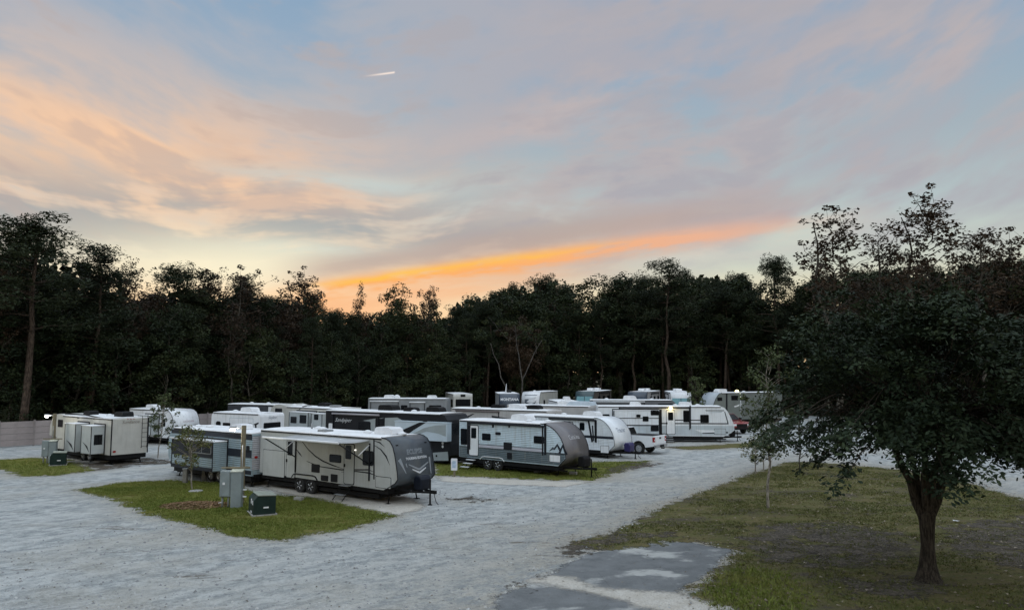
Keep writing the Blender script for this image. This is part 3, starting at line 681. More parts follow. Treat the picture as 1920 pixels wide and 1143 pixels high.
    def lights(s, plane='rear', ys=(-.95, .95), z=None, r=.07):
        z = z or s.z0+.4
        for y in ys: s.plate([(y+r*math.cos(a)*1.5, z+r*math.sin(a)) for a in np.linspace(0, 2*math.pi, 12, endpoint=False)], 'tail_light', M_RED, plane, .03)
        for y in (-.2, 0, .2): s.plate(rrect(y-.05, y+.05, s.H-.09, s.H-.06, .01), 'marker_light', M_RED, plane, .03)

def curve_front(H, z0, lean=.75, nose=.42, roundtop=.35, n=7, under_=-.55, belly=.35):
    """drop-nosed trailer front: undercut belly, forward nose, leaning back to the roof"""
    p = [(under_, z0-.05), (0.0, z0+belly)]
    top = H; zs = z0+belly
    for i in range(1, n+1):
        t = i/n; z = zs+(top-zs)*t; p.append((-lean*t**2.2, z))
    k = len(p)-1; p[k] = (p[k][0]-roundtop, H); p[k-1] = (p[k-1][0]-roundtop*.12, p[k-1][1]+(H-p[k-1][1])*.35)
    return p
def arc_front(H, z0, depth=1.5, under_=-.45, belly=.38, n=10):
    """quarter-round aluminium front"""
    p = [(under_, z0-.05), (0.0, z0+belly)]
    for i in range(1, n+1):
        a = (math.pi/2)*i/n; p.append((-depth*(1-math.cos(a)), z0+belly+(H-z0-belly)*math.sin(a)))
    return p
def flat_front(H, z0, r=.12): return [(0, z0), (0, H-r), (-r*.3, H-r*.3), (-r, H)]
def swoosh(c, w0, w1):
    """tapered ribbon polygon along px points"""
    n = len(c); up, dn = [], []
    for i, (x, y) in enumerate(c):
        a, b_ = c[max(0, i-1)], c[min(n-1, i+1)]; t = Vector((b_[0]-a[0], b_[1]-a[1])).normalized(); f = i/(n-1)
        wd = (w0+(w1-w0)*f)*.5*(math.sin(math.pi*min(1, .12+f*.88))**.5 if True else 1)
        up.append((x-t.y*wd, y+t.x*wd)); dn.append((x+t.y*wd, y-t.x*wd))
    return up+dn[::-1]

# ===== grey touring trailer in front (dark blue-grey nose, awning out) =====
random.seed(5)
m_a = weather(mat('greige_fibreglass', (.43, .445, .44), .4, 0, .14, .9))
m_acap = mat('slate_cap', (.065, .078, .092), .35, 0, .25, 1.2, coat=.1)
A = RV('travel_trailer', 'greige travel trailer with dark slate nose and awning rolled out', 'trailer', 742, 34.4, 'f', -36, 9.9, 2.98, .78)
A.prop_m = mat('navy_plastic', (.006, .009, .018), .45, spec=.25)
fr = [(-.75, .66), (-.06, 1.02), (.10, 1.2), (.06, 1.5), (-.02, 1.9), (-.12, 2.3), (-.24, 2.62), (-.40, 2.82), (-.62, 2.93), (-.95, 2.98)]
A.shell(m_a, fr, cap=m_acap)
A.under((-1.75, -.9), r=.37, wheels=W_TR)
# rear storage panel, doors, windows (photo pixel boxes on the wall plane)
A.outline((493, 843, 534, 893), 'storage_door', M_TRIM)
A.door((537, 824.5, 554.5, 896), (540, 827, 549.5, 853), m_a)
A.door((645, 831, 665, 908), (648.5, 834, 659.5, 860), m_a)
A.window((618, 851.5, 640, 866.5)); A.window((680.5, 844.5, 700, 872))
A.outline((704, 893, 733.5, 915), 'hatch', M_TRIM, skin=m_a)
for r in ((584.5, 869.5, 599.5, 885), (602, 890.5, 615.5, 901), (620.5, 888.5, 633, 903)): A.window(r, name='appliance_vent', rad=.03, parent=A.root)
A.pplate([(700, 822), (702.5, 822), (702.5, 898), (700, 898)], 'trim_strip', M_TRIM)
for q_ in ([(566, 826), (578, 842), (592, 855), (606, 864), (625, 872), (646, 879)], [(575, 864), (600, 874), (640, 880), (690, 880), (702, 884)], [(702, 834), (714, 842), (724, 855), (731, 872)], [(702, 826), (712, 829), (722, 838)],
           [(497, 850), (506, 864), (520, 877), (532, 886)], [(501, 882), (506, 887), (511, 892)], [(640, 884), (668, 883), (692, 886), (708, 892)], [(556, 842), (562, 850), (567, 856)]):
    A.pplate(swoosh(q_, 1.2, 3.6), 'graphic', M_TRIM)
x0, z_ = A.loc(667, 843); A.plate(rrect(x0-.035, x0+.035, z_-.03, z_+.03, .02), 'porch_light', mat('dim_bulb', (.8, .8, .7), .4, emit=(1, .97, .85), estr=1.0), t=.06)
# nose lettering and badge on the leaning cap
m_sil = mat('silver_print', (.24, .265, .29), .45); m_sil2 = mat('chrome_badge', (.60, .62, .65), .4)
A.text('ECLIPSE', .06, 2.32, .30, mat('outline_print', (.17, .19, .21), .35), 'front', .026, .1, .012)
A.text('TOURING EDITION', .12, 2.03, .155, m_sil2, 'front', .026, 0, .004, 1.02)
def capband(rv, pts, name, m, off=.028, t=.012):
    """polyline ribbon (y,z,width) hugging the front cap"""
    b = MB()
    for (y0, z0, w0), (y1, z1, w1) in zip(pts[:-1], pts[1:]):
        d = Vector((y1-y0, z1-z0)).normalized(); nx, nz = -d.y, d.x
        q = [(y0+nx*w0, z0+nz*w0), (y1+nx*w1, z1+nz*w1), (y1-nx*w1, z1-nz*w1), (y0-nx*w0, z0-nz*w0)]
        vs = [(rv.front_x(z)+off, y, z) for y, z in q]+[(rv.front_x(z)+off+t, y, z) for y, z in q]
        b.add(vs, [(0, 1, 2, 3), (7, 6, 5, 4), (0, 4, 5, 1), (1, 5, 6, 2), (2, 6, 7, 3), (3, 7, 4, 0)])
    return rv.part(b, name, m)
capband(A, [(-.25, 1.55, .02), (.2, 1.36, .045), (.65, 1.55, .02)], 'badge', m_sil2)
capband(A, [(-.45, 1.78, .02), (.2, 1.5, .05), (.85, 1.78, .02)], 'badge', m_sil)
capband(A, [(-.62, 1.84, .03), (-.40, 1.15, .012)], 'badge', m_sil); capband(A, [(-1.0, 2.05, .10), (-.68, 1.4, .01)], 'badge', m_sil)
capband(A, [(.98, 2.0, .05), (.96, 1.25, .02)], 'badge', m_sil)
for y in (-.95, .95): A.part(MB().box(A.front_x(2.66)+.0, A.front_x(2.66)+.05, y-.07, y+.07, 2.63, 2.69), 'marker_light', M_BLACK)
# awning rolled out over the doors
xa, xb = A.loc(556, 822)[0], A.loc(694, 822)[0]; yw = -A.W/2; zt = 2.84
b = MB(); n_ = 8
for i in range(n_+1):
    t = i/n_; zz = zt+.02*t-.06*math.sin(math.pi*t); y = yw-.03-1.9*t; b.v += [(xa, y, zz), (xb, y, zz), (xa, y, zz-.012), (xb, y, zz-.012)]
for i in range(n_):
    k = i*4; b.f += [[k, k+1, k+5, k+4], [k+2, k+6, k+7, k+3], [k, k+4, k+6, k+2], [k+1, k+3, k+7, k+5]]; b.sm += [True, True, False, False]
aw = A.part(b, 'awning', M_FABRIC)
A.part(MB().tube((xa-.06, yw-1.95, zt+.01), (xb+.06, yw-1.95, zt+.01), .055, None, 10), 'awning_roll', M_LWHITE, aw)
for x, m_ in ((xa, M_TRIM), (xb, M_LWHITE)):
    A.part(MB().tube((x, yw-1.93, zt-.01), (x, yw-.05, 1.75), .03, None, 6), 'awning_arm', M_TRIM, aw)
    A.part(MB().tube((x, yw-.7, 2.2), (x, yw-.05, 2.62), .022, None, 6), 'awning_brace', M_LWHITE, aw)
    A.part(MB().box(x-.03, x+.03, yw-.06, yw-.006, 1.0, 2.7), 'awning_post', M_TRIM, aw)
A.ac(A.loc(688, 805)[0]+.1, .1, sc=1.12); A.vents(A.loc(650, 812)[0], A.loc(735, 812)[0]-.8, A.loc(560, 812)[0], A.loc(548, 812)[0])
A.inst(HATCH, 'roof_hatch', (A.loc(590, 812)[0], -.55, A.H+.04)); A.part(MB().tube((1.9, -.4, A.H+.03), (2.35, -.3, A.H+.10), .03, None, 6), 'antenna', M_LWHITE)
A.part(MB().tube((-2.6, .2, A.H+.03), (-2.6, .2, A.H+.35), .05, None, 8), 'vent_pipe', M_GREYP)
A.steps(A.loc(650, 900)[0], 2, M_GREYP)

# ===== blue-grey trailer back to back with it =====
m_b = weather(siding('blue_siding', (.30, .385, .43))); m_bd = mat('navy_band', (.020, .025, .036), .5, 0, .2, 2, spec=.3); m_bp = siding('pink_siding', (.40, .40, .43))
B = RV('travel_trailer', 'blue grey ribbed travel trailer with a big windowed slide-out behind the light pole', 'trailer', 471, 40.0, 'r', 143, 8.2, 2.78, .60, side=1)
B.shell(m_b, [(-.75, .58), (-.1, .95), (.04, 1.2), (.05, 1.9), (-.06, 2.4), (-.3, 2.70), (-.5, 2.78)])
B.under((-.3, -1.1)); B.lights(ys=(-.98, .98), z=1.55)
hw = B.W/2
for z0_, z1_ in ((.66, .86), (1.52, 1.92), (2.45, 2.67)): B.part(MB().box(-B.L/2+.02, B.L/2-.25, hw-.004, hw+.007, z0_, z1_), 'band', m_bd)
x1_, x0_ = B.loc(322, 845, off=.85)[0], B.loc(399, 850, off=.85)[0]
so_ = B.slide(min(x0_, x1_), max(x0_, x1_), .72, 2.26, .85, m_b)
for z0_, z1_ in ((.72, .92), (1.42, 1.55)): B.part(MB().box(min(x0_, x1_)+.06, max(x0_, x1_)-.06, hw+.84, hw+.858, z0_, z1_), 'band', m_bd, so_)
B.part(MB().box(min(x0_, x1_)+.06, max(x0_, x1_)-.06, hw+.84, hw+.857, 1.55, 2.26), 'band', m_bd, so_)
wr = B.rect(362, 827, 396, 850, off=.87); f_ = B.plate(rrect(*wr, .05), 'window', M_GREYP, off=.85, t=.03, parent=so_)
for i in range(2):
    xm = wr[0]+(wr[1]-wr[0])*i/2; B.plate(rrect(xm+.05, xm+(wr[1]-wr[0])/2-.03, wr[2]+.06, wr[3]-.06, .03), 'pane', M_GLASS, off=.87, t=.02, parent=so_)
B.part(MB().box(min(x0_, x1_)-.05, max(x0_, x1_)+.05, hw+.9, hw+1.0, 2.31, 2.37), 'slide_topper', M_LWHITE, so_)
B.plate(rrect(-.5, .5, .9, 1.6, .1), 'window', m_bd, 'rear', .02); B.window((-.45, .45, 1.75, 2.35), 'rear', px=False)
B.plate(rrect(-1.2, -.95, .75, .9, .02), 'licence_plate', M_LWHITE, 'rear', .03)
B.part(MB().box(-B.L/2-.12, -B.L/2-.005, -1.1, 1.1, .52, .66), 'bumper', M_FRAME)
b2 = MB().box(-B.L/2-.012, -B.L/2+.02, -hw+.02, hw-.02, .9, 2.62); B.part(b2, 'rear_siding', m_bp)
B.ac(-1.6, .2); B.vents(1.5, 2.4)
B.window((462, 835, 468, 848), name='appliance_vent', parent=B.root)

# ===== trailer with mountain decals and taupe round nose =====
m_c = weather(siding('pale_siding', (.56, .67, .74))); m_cl = weather(siding('slate_siding', (.11, .145, .165))); m_cc = mat('taupe_cap', (.175, .165, .17), .3, .35, .15, 1.5)
C = RV('travel_trailer', 'pale ribbed travel trailer with mountain decals and rounded taupe nose', 'trailer', 861, 48.6, 'r', -38, 8.1, 2.98, .68)
C.fender_m = M_LWHITE
C.shell(m_c, arc_front(2.98, .68, 1.75, -.5, .42), cap=m_cc, lower=m_cl, lowz=1.32)
C.under((-1.75, -.95)); C.ac(C.loc(953, 780)[0], .25, sc=1.2); C.vents(0.9, 2.0)
C.door((879.5, 796, 897.5, 854), (884, 801.5, 893.5, 821), M_WHITE)
C.window((904, 812, 920, 825)); C.window((1001, 817, 1020, 831)); C.window((864, 803, 876, 833), frame=M_BLACK)
C.window((929, 809.5, 939, 815), name='appliance_vent', parent=C.root); C.window((944.5, 829, 960, 842.5), name='appliance_vent', rad=.02, parent=C.root)
C.window((951, 848, 960, 860), name='appliance_vent', rad=.02, parent=C.root)
for x in (924.5, 955): C.window((x-1.6, 796, x+1.6, 801), name='speaker', rad=.02, parent=C.root)
C.outline((1030, 852, 1051, 866), 'hatch', M_TRIM, skin=M_WHITE)
zz = C.loc(940, 838)[1]; C.part(MB().box(-C.L/2+.55, C.L/2-1.55, -hw-.008, -hw+.004, 1.36, 1.52), 'band', mat('lilac_band', (.5, .5, .56), .4, 0, .1, 2))
C.part(MB().box(-C.L/2+.02, C.L/2-.2, -hw-.009, -hw+.004, 1.325, 1.357), 'band', M_TRIM); C.part(MB().box(-C.L/2+.55, C.L/2-1.55, -hw-.009, -hw+.004, 1.523, 1.555), 'band', M_TRIM)
C.pplate([(1020.5, 793), (1024.5, 793), (1024.5, 852), (1020.5, 852)], 'trim_strip', M_TRIM, t=.02)
C.pplate([(876, 789), (879.3, 789), (879.3, 850), (876, 850)], 'trim_strip', M_TRIM, t=.02)
C.pplate([(1029, 846), (1036, 838), (1039, 839.5), (1045, 831), (1050.5, 840), (1049, 846), (1044.8, 836), (1040, 843), (1037, 841.5)], 'mountain_decal', m_bd, t=.010)
C.pplate([(1047, 849), (1055, 832), (1064, 850), (1059, 850), (1055, 838), (1051, 850)], 'mountain_decal', m_bd, t=.012); C.pplate([(1040, 848.5), (1064, 850), (1064, 852), (1040, 850.5)], 'mountain_decal', m_bd, t=.008)
C.text('Catalina', .1, 2.2, .34, mat('pale_print', (.42, .42, .43), .4), 'front', .03, .25)
C.steps(C.loc(885, 858)[0], 3); C.awning(C.loc(880, 790)[0], C.loc(1020, 793)[0], 2.84, M_TRIM)

# ===== white rounded trailer =====
m_d = weather(siding('white_siding', (.76, .80, .84), .105, .4, .1)); m_dc = mat('white_aluminium', (.78, .81, .84), .35, .1, .1, 1.5)
D = RV('travel_trailer', 'small white travel trailer with rounded white nose and one dark side band', 'trailer', 1152, 53.0, 'f', -38, 8.2, 2.78, .6)
D.prop_m = mat('violet_plastic', (.025, .02, .10), .35)
D.shell(m_d, arc_front(2.78, .6, 1.6, -.45, .35), cap=m_dc, trim=mat('grey_trim', (.12, .13, .15), .4))
D.under((-1.4, -.6)); D.ac(D.loc(1082, 775)[0]+.4, .2, sc=1.1); D.vents(-1.2, 1.2)
D.part(MB().box(-D.L/2+.02, D.L/2-.05, -hw-.009, -hw+.004, 1.37, 1.55), 'band', m_bd)
D.pplate([(1116, 788), (1119, 788), (1119, 829), (1116, 829)], 'awning_arm', M_TRIM, t=.03); D.pplate([(1102, 787), (1105, 787), (1112, 828), (1109, 828)], 'awning_arm', M_TRIM, t=.03)
D.pplate([(1110, 797), (1112, 797), (1114, 826), (1112, 826)], 'awning_arm', M_TRIM, t=.03)
D.outline((1126, 835, 1142, 849), 'hatch', M_TRIM, skin=M_WHITE); D.window((1087, 792, 1096, 806)); D.awning(D.loc(1030, 780)[0], D.loc(1118, 786)[0], 2.62, M_TRIM)
D.text('Tracer', .05, 1.92, .42, mat('grey_print', (.30, .33, .38), .4), 'front', .03, .1, .01)
D.door((1062, 790, 1075, 838))

# ===== long white bunkhouse trailer, broadside =====
m_e = weather(mat('arctic_fibreglass', (.78, .81, .84), .35, 0, .1, .8)); m_el = weather(mat('mist_panel', (.50, .56, .60), .4, 0, .12, 1))
E = RV('travel_trailer', 'long white travel trailer with dark stripes, slide-out and lit porch lamp', 'trailer', 1368, 66.0, 'f', -3, 11.3, 3.06, .58)
E.shell(m_e, [(-.5, .5), (.12, .8), (.42, 1.05), (.40, 1.5), (.16, 2.1), (-.12, 2.65), (-.4, 2.98), (-.7, 3.06)], lower=m_el, lowz=1.42)
E.under((-1.0, -.1))
xs0, xs1 = E.loc(1151, 780, off=.6)[0], E.loc(1236, 780, off=.6)[0]
eo = E.slide(xs0, xs1, .62, 2.72, .6, m_e)
for z0_, z1_, m_ in ((.62, 1.42, m_el), (1.42, 1.52, M_TRIM), (2.05, 2.11, M_TRIM)): E.part(MB().box(xs0+.05, xs1-.05, -hw-.612, -hw-.59, z0_, z1_), 'band', m_, eo)
for r in ((1220, 768.5, 1235, 778), (1220, 798, 1235, 808), (1205, 780, 1216, 789.5), (1193, 776.5, 1201, 782)): E.plate(rrect(*E.rect(*r, off=.6), .06), 'window', M_GLASS, off=.6, t=.03, parent=eo)
E.part(MB().box(xs1+.02, xs1+.30, -hw-.05, -hw+.004, .6, 2.8), 'trim_strip', M_BLACK)
E.door((1249, 768, 1266, 814), (1252.5, 772.5, 1262, 787.5), m_e)
E.window((1281, 769, 1293, 791)); E.window((1313, 777, 1329, 792)); E.window((1130, 776, 1143, 785))
for r in ((1266, 786.3, 1317, 788), (1240, 792.5, 1366, 794.5)): x0, x1, z0_, z1_ = E.rect(*r); E.plate([(x0, z0_), (x1, z0_), (x1, z1_), (x0, z1_)], 'band', M_TRIM, t=.012)
E.pplate([(1292.5, 760), (1295.5, 760), (1295.5, 803), (1292.5, 803)], 'trim_strip', M_TRIM, t=.03)
E.pplate([(1322, 768.5), (1358, 768.5), (1357, 770), (1324, 770)], 'graphic', M_TRIM); E.pplate([(1326, 772.5), (1354, 770.5), (1353, 773), (1332, 773.5)], 'graphic', m_el)
E.pplate([(1358, 771), (1359.5, 771), (1366, 793), (1364, 793)], 'graphic', M_TRIM)
E.pplate([(1303, 805), (1338, 806), (1350, 811), (1316, 811)], 'graphic', m_e, t=.011); E.pplate([(1316, 811), (1365, 809), (1365, 811.5), (1318, 812.5)], 'graphic', M_TRIM, t=.012)
E.outline((1339, 803, 1361, 814), 'hatch', M_TRIM, skin=m_el)
E.window((-.85, .85, 1.95, 2.65), 'front', px=False, off=-.12)
lm = mat('warm_bulb', (1, .8, .4), .4, emit=(1.0, .78, .30), estr=7.0)
x0, z_ = E.loc(1257, 764.5); E.part(MB().lathe([(.02, 0), (.13, .01), (.15, .07), (.11, .13), (.02, .15)], 'y', (x0, -hw-.16, z_), 14), 'porch_light', lm)
pt = bpy.data.lights.new('porch_light', 'POINT'); pt.energy = 8; pt.color = (1, .78, .35); pt.shadow_soft_size = .12
po = bpy.data.objects.new('porch_lamp_light', pt); COL.objects.link(po); po.parent = E.root; po.location = (x0, -hw-.42, z_-.02)
E.steps(E.loc(1254, 816)[0], 3, M_STEEL); E.ac(E.loc(1290, 755)[0], .2); E.ac(E.loc(1195, 755)[0], .4, sc=.9); E.vents(-2.2, 1.2, 3.2)
E.awning(E.loc(1160, 760)[0], E.loc(1294, 760)[0], 2.96, M_TRIM)

# ===== beige trailer at the left edge, seen from behind =====
m_1 = weather(mat('beige_fibreglass', (.50, .49, .45), .45, 0, .12, 1.4)); m_1b = mat('pale_fibreglass', (.46, .49, .49), .45, 0, .12, 1.4)
T1 = RV('fifth_wheel', 'beige fifth wheel seen from behind with ladder and two slide-outs by the corner lawn', 'trailer', 206.5, 49.6, 'r', 143, 8.9, 2.98, .64, side=1)
T1.shell(m_1, [(-.9, .64), (-.9, 1.45), (.3, 1.5), (.25, 2.2), (-.1, 2.75), (-.6, 3.0), (-1.2, 3.06), (-1.8, 2.98)])
T1.under((-.6, -1.5), tongue=False)
T1.lights(ys=(.98,), z=.86); T1.ladder(-.92); T1.text('Sundance', 0, 2.72, .30, mat('sepia_print', (.20, .17, .14), .5), 'rear', .01, .3, 0, 1.0)
T1.part(MB().box(-T1.L/2-.02, -T1.L/2+.03, 1.17, 1.235, .64, 2.96), 'corner_trim', M_TRIM); T1.part(MB().box(-T1.L/2-.02, -T1.L/2+.03, -1.235, -1.17, .64, 2.96), 'corner_trim', M_TRIM)
xa_, xb_ = T1.loc(171, 820, off=.85)[0], T1.loc(151, 820, off=.85)[0]
def slide1(p0, p1, z0_, z1_, win=None):
    a_, b_ = sorted((T1.loc(p0, 820, off=.85)[0], T1.loc(p1, 820, off=.85)[0])); o_ = T1.slide(a_, b_, z0_, z1_, .85, m_1b)
    if win: T1.plate(rrect(a_+(b_-a_)*.3, b_-(b_-a_)*.25, z0_+.75, z1_-.35, .06), 'window', M_GLASS, off=.85, t=.02, parent=o_)
    T1.pplate([], 'graphic', M_TRIM) if False else None
    mid_ = (a_+b_)/2; T1.plate([(a_+.2, z0_+.12), (a_+.5, z0_+.5), (mid_+.5, z0_+.75), (mid_+.1, z0_+.55)], 'graphic', M_TRIM, off=.85, t=.012, parent=o_)
    return a_, b_, o_
a_, b_, o1_ = slide1(171, 152, .72, 2.5); T1.part(MB().box(a_-.012, a_+.02, T1.W/2+.15, T1.W/2+.68, 1.3, 1.95), 'window', M_GLASS, o1_)
slide1(141, 121, .72, 2.55); T1.window((109, 786, 118, 800))
T1.pplate([(122, 774), (160, 776), (204, 785), (204, 787.5), (160, 778.5), (122, 776.5)], 'graphic', M_TRIM); T1.pplate(swoosh([(145, 784), (155, 781), (168, 782), (180, 787)], 2, 2.5), 'graphic', M_TRIM)
T1.ac(-3.3, -.1, True, 1.1); T1.ac(1.0, .1, True, .9); T1.vents(2.4, -1.6)

# ===== white trailer in front of the fence =====
T3 = RV('travel_trailer', 'white travel trailer with smooth rounded nose standing in front of the fence', 'trailer', 320, 63.5, 'f', -32, 6.0, 2.86, .62)
T3.shell(M_WHITE, [(-.5, .55), (0, .95), (.28, 1.2), (.30, 1.7), (.15, 2.2), (-.15, 2.6), (-.5, 2.78), (-.95, 2.86)], cap=M_WHITE)
T3.under((-1.2, -.4)); capband(T3, [(-1.1, 1.55, .03), (0, 1.45, .05), (1.1, 1.62, .03)], 'graphic', m_bd); capband(T3, [(-1.1, 1.2, .03), (0, 1.15, .03), (1.1, 1.22, .03)], 'graphic', m_bd)
T3.text('LACROSSE', .2, 1.9, .22, mat('rose_print', (.45, .33, .36), .4), 'front', .03)
s3 = T3.slide(-.6, 1.3, .8, 2.4, .7, m_1b); T3.plate(rrect(-.3, 1.0, 1.4, 2.2, .06), 'window', mat('sky_pane', (.10, .16, .19), .1), off=.7, t=.02, parent=s3); T3.window((1.7, 2.2, 1.5, 2.1), px=False); T3.ac(-1.5)

# ===== white trailer with wide front window =====
T6 = RV('travel_trailer', 'white boxy trailer with a wide dark end window behind the blue grey trailer', 'trailer', 486, 58.5, 'f', -30, 5.6, 2.82, .6)
T6.shell(M_WHITE, flat_front(2.82, .6, .2), [(0, .6), (.08, 2.6), (.3, 2.82)])
T6.under((-.8, 0)); T6.window((-.85, .85, 1.55, 2.12), 'front', px=False); T6.text('Skyline', 0, 2.5, .3, mat('grey_print', (.30, .33, .38), .4), 'front', .01, .35)
T6.window((405, 789, 414, 799), rad=.25); T6.window((418, 792, 432, 801)); T6.window((466, 793, 473, 803)); T6.outline((430, 783, 475, 806), 'slide_out', mat('mist_line', (.45, .5, .54), .4), .04)
T6.pplate([(475, 795), (485, 791), (485, 794), (481, 796), (481, 803), (478, 803), (478, 797)], 'graphic', M_TRIM); T6.ac(.3, .0, sc=1.2); T6.vents(-1.5, 1.8)

# ===== dark trailer behind it =====
T7 = RV('travel_trailer', 'charcoal sided trailer with pale roof half hidden behind the white boxy trailer', 'trailer', 521, 71.0, 'f', -24, 6.2, 3.0, .6)
m_7 = mat('charcoal_side', (.05, .055, .065), .4, 0, .2, 2)
T7.shell(m_7, flat_front(3.0, .6, .25)); T7.under((-.8, 0)); T7.window((-1.5, -.5, 1.6, 2.3), px=False); T7.window((.6, 1.4, 1.6, 2.3), px=False); T7.part(MB().box(1.9, 2.3, -hw-.01, -hw+.004, .65, 2.8), 'panel', M_WHITE); T7.vents(-1, 1); T7.inst(HATCH, 'roof_hatch', (1.6, 0, 3.04))

# ===== beige fifth wheel in the middle =====
T8 = RV('fifth_wheel', 'beige fifth wheel with arched roof and windowed slide-outs behind the dark motorhome', 'trailer', 631, 61.0, 'r', 141, 9.2, 3.1, .66, side=1)
T8.shell(m_1, [(-1.0, .66), (-1.0, 1.5), (.2, 1.55), (.2, 2.3), (-.1, 2.9), (-.6, 3.2), (-1.3, 3.27), (-2.4, 3.1)]); T8.under((-.8, -1.7), tongue=False)
def slide8(p0, p1, z0_, z1_):
    a_, b_ = sorted((T8.loc(p0, 785, off=.8)[0], T8.loc(p1, 785, off=.8)[0])); return a_, b_, T8.slide(a_, b_, z0_, z1_, .8, m_1b)
a_, b_, o_ = slide8(578, 542, .75, 2.72)
for r in ((545, 780.5, 556, 792.5), (562, 777.5, 574.5, 793)): T8.plate(rrect(*T8.rect(*r, off=.8), .05), 'window', M_GLASS, off=.8, t=.02, parent=o_)
a_, b_, o_ = slide8(604, 583.5, .75, 2.68); T8.plate(rrect(*T8.rect(589, 776.5, 597, 786.5, off=.8), .05), 'window', M_GLASS, off=.8, t=.02, parent=o_)
T8.pplate(swoosh([(560, 768), (568, 762), (577, 760), (586, 761)], 2, 2), 'graphic', M_TRIM); T8.window((516, 765, 529, 777)); T8.vents(1, 2.5); T8.inst(HATCH, 'roof_hatch', (-3.2, .3, 3.13), sc=(1.3, 1.2, 2.0)); T8.ac(-1.0, -.3, True)

# ===== dark motorhome =====
m_10 = mat('black_cherry_paint', (.010, .011, .014), .45, 0, .3, 1.2, spec=.25); m_10s = mat('silver_paint', (.34, .38, .39), .35, .2, .12, 1.3); m_10w = mat('ice_paint', (.52, .60, .66), .35, .1, .08, 1.2)
T10 = RV('motorhome', 'long dark motorhome with pale swoosh graphics behind the greige trailer', 'motorhome', 843, 49.6, 'f', -32, 11.2, 3.26, .45)
T10.shell(m_10, [(-.25, .42), (0, .6), (.05, 1.3), (-.05, 2.1), (-.2, 2.85), (-.45, 3.18), (-.8, 3.26)])
T10.under((-3.0, 3.1), W_BUS, False, False, r=.46, fender=False)
T10.text('Sandpiper', T10.loc(643, 787)[0], T10.loc(643, 787)[1], .40, M_LWHITE, 'side', .012, .5, -.004)
T10.pplate([(722, 783), (745, 782), (757, 789), (750, 800), (736, 808), (721, 810)], 'graphic', m_10s); T10.pplate([(680, 788), (705, 784), (720, 783), (704, 787), (704, 810), (696, 810), (694, 790)], 'graphic', m_10s)
xq0, xq1 = T10.loc(740, 800, off=.5)[0], T10.loc(838, 800, off=.5)[0]
so10 = T10.slide(xq0, xq1, 1.55, 2.72, .5, m_10w, mat('sky_tint_roof', (.55, .64, .70), .3), False)  # pale blue of the slide roof stands for reflected sky
y10 = T10.W/2+.5
def p10(pts, name, m_, t=.014): return T10.plate([T10.loc(x, y, off=.5) for x, y in pts], name, m_, off=.5, t=t, parent=so10)
p10([(742, 812), (760, 803), (790, 790), (806, 786.5), (798, 792), (775, 806), (762, 816), (742, 818)], 'graphic', m_10); p10([(775, 812), (795, 802), (815, 797), (836, 796), (836, 818), (822, 812), (800, 808), (780, 815)], 'graphic', m_10s, .018)
T10.pplate([(760, 815), (800, 811), (820, 816), (838, 822), (843, 850), (760, 850)], 'graphic', m_10, t=.008)
T10.pplate([(812, 848), (840, 846), (841, 863), (812, 863)], 'lower_panel', m_10s, t=.03); x0, z_ = T10.loc(819, 854); T10.plate(rrect(x0-.06, x0+.06, z_-.07, z_+.07, .05), 'latch', M_BLACK, t=.05)
for y in (830, 836.5):
    x0, z_ = T10.loc(830.5, y); T10.plate([(x0+.07*math.cos(a), z_+.09*math.sin(a)) for a in np.linspace(0, 6.283, 12, endpoint=False)], 'head_lamp', M_LWHITE, t=.05)
T10.window((-.95, .95, 1.7, 2.7), 'front', px=False, off=-.05); T10.window((616.5, 793, 624.5, 808), frame=M_LWHITE, parent=T10.root, name='panel'); T10.window((672, 790, 695, 806)); T10.window((704, 784, 719, 806))
T10.awning(T10.loc(624, 775)[0], T10.loc(712, 775)[0], 3.04, mat('mauve_case', (.33, .31, .33), .5)); T10.ac(-.9, .3, True, 1.25); T10.ac(1.4, .0, True, .9); T10.ac(3.3, .3, True, 1.1); T10.vents(1.9)

# ===== trailers of the third row =====
m_24 = weather(mat('blush_side', (.44, .42, .41), .45, 0, .14, 1))
T24 = RV('travel_trailer', 'blush sided trailer with dark and white roof units behind the mountain decal trailer', 'trailer', 1027, 62.0, 'f', -33, 9.8, 2.88, .6)
T24.shell(m_24, flat_front(2.88, .6, .15)); T24.under((-1, -.2)); T24.awning(-4.4, .2, 2.68, mat('brown_case', (.10, .075, .075), .5)); T24.ac(1.0, .3, sc=1.2); T24.ac(-.9, .2, True); T24.ac(2.9, .1, True, 1.1)
T24.vents(2.0, -2.6); T24.plate(rrect(-.08, .08, 2.38, 2.62, .05), 'emblem', M_TRIM, 'front', .02); T24.plate(rrect(-.42, -.26, 2.48, 2.56, .03), 'emblem', M_TRIM, 'front', .02); T24.plate(rrect(.26, .42, 2.48, 2.56, .03), 'emblem', M_TRIM, 'front', .02); T24.plate([(-4.0, 1.9), (-2.6, 2.45), (-2.4, 2.45), (-3.6, 1.85)], 'graphic', M_TRIM); T24.plate([(-.6, 2.35), (1.6, 2.1), (4.3, 2.35), (4.3, 2.2), (1.6, 1.95), (-.6, 2.2)], 'graphic', M_TRIM, t=.01); T24.window((.5, 1.5, 1.3, 2.0), px=False)
T26 = RV('travel_trailer', 'cream ended trailer with plain white roof between the rounded trailer and the long one', 'trailer', 1106, 69.5, 'f', -26, 8.4, 2.92, .6)
T26.shell(m_24, flat_front(2.92, .6, .15)); T26.under((-1, -.2)); T26.window((-.8, .8, 1.5, 2.1), 'front', px=False); T26.plate(rrect(-.6, .6, 2.42, 2.52, .03), 'emblem', m_sil, 'front', .02); T26.ac(1.2, .3, sc=1.1); T26.window((1.5, 2.8, 1.5, 2.1), px=False)
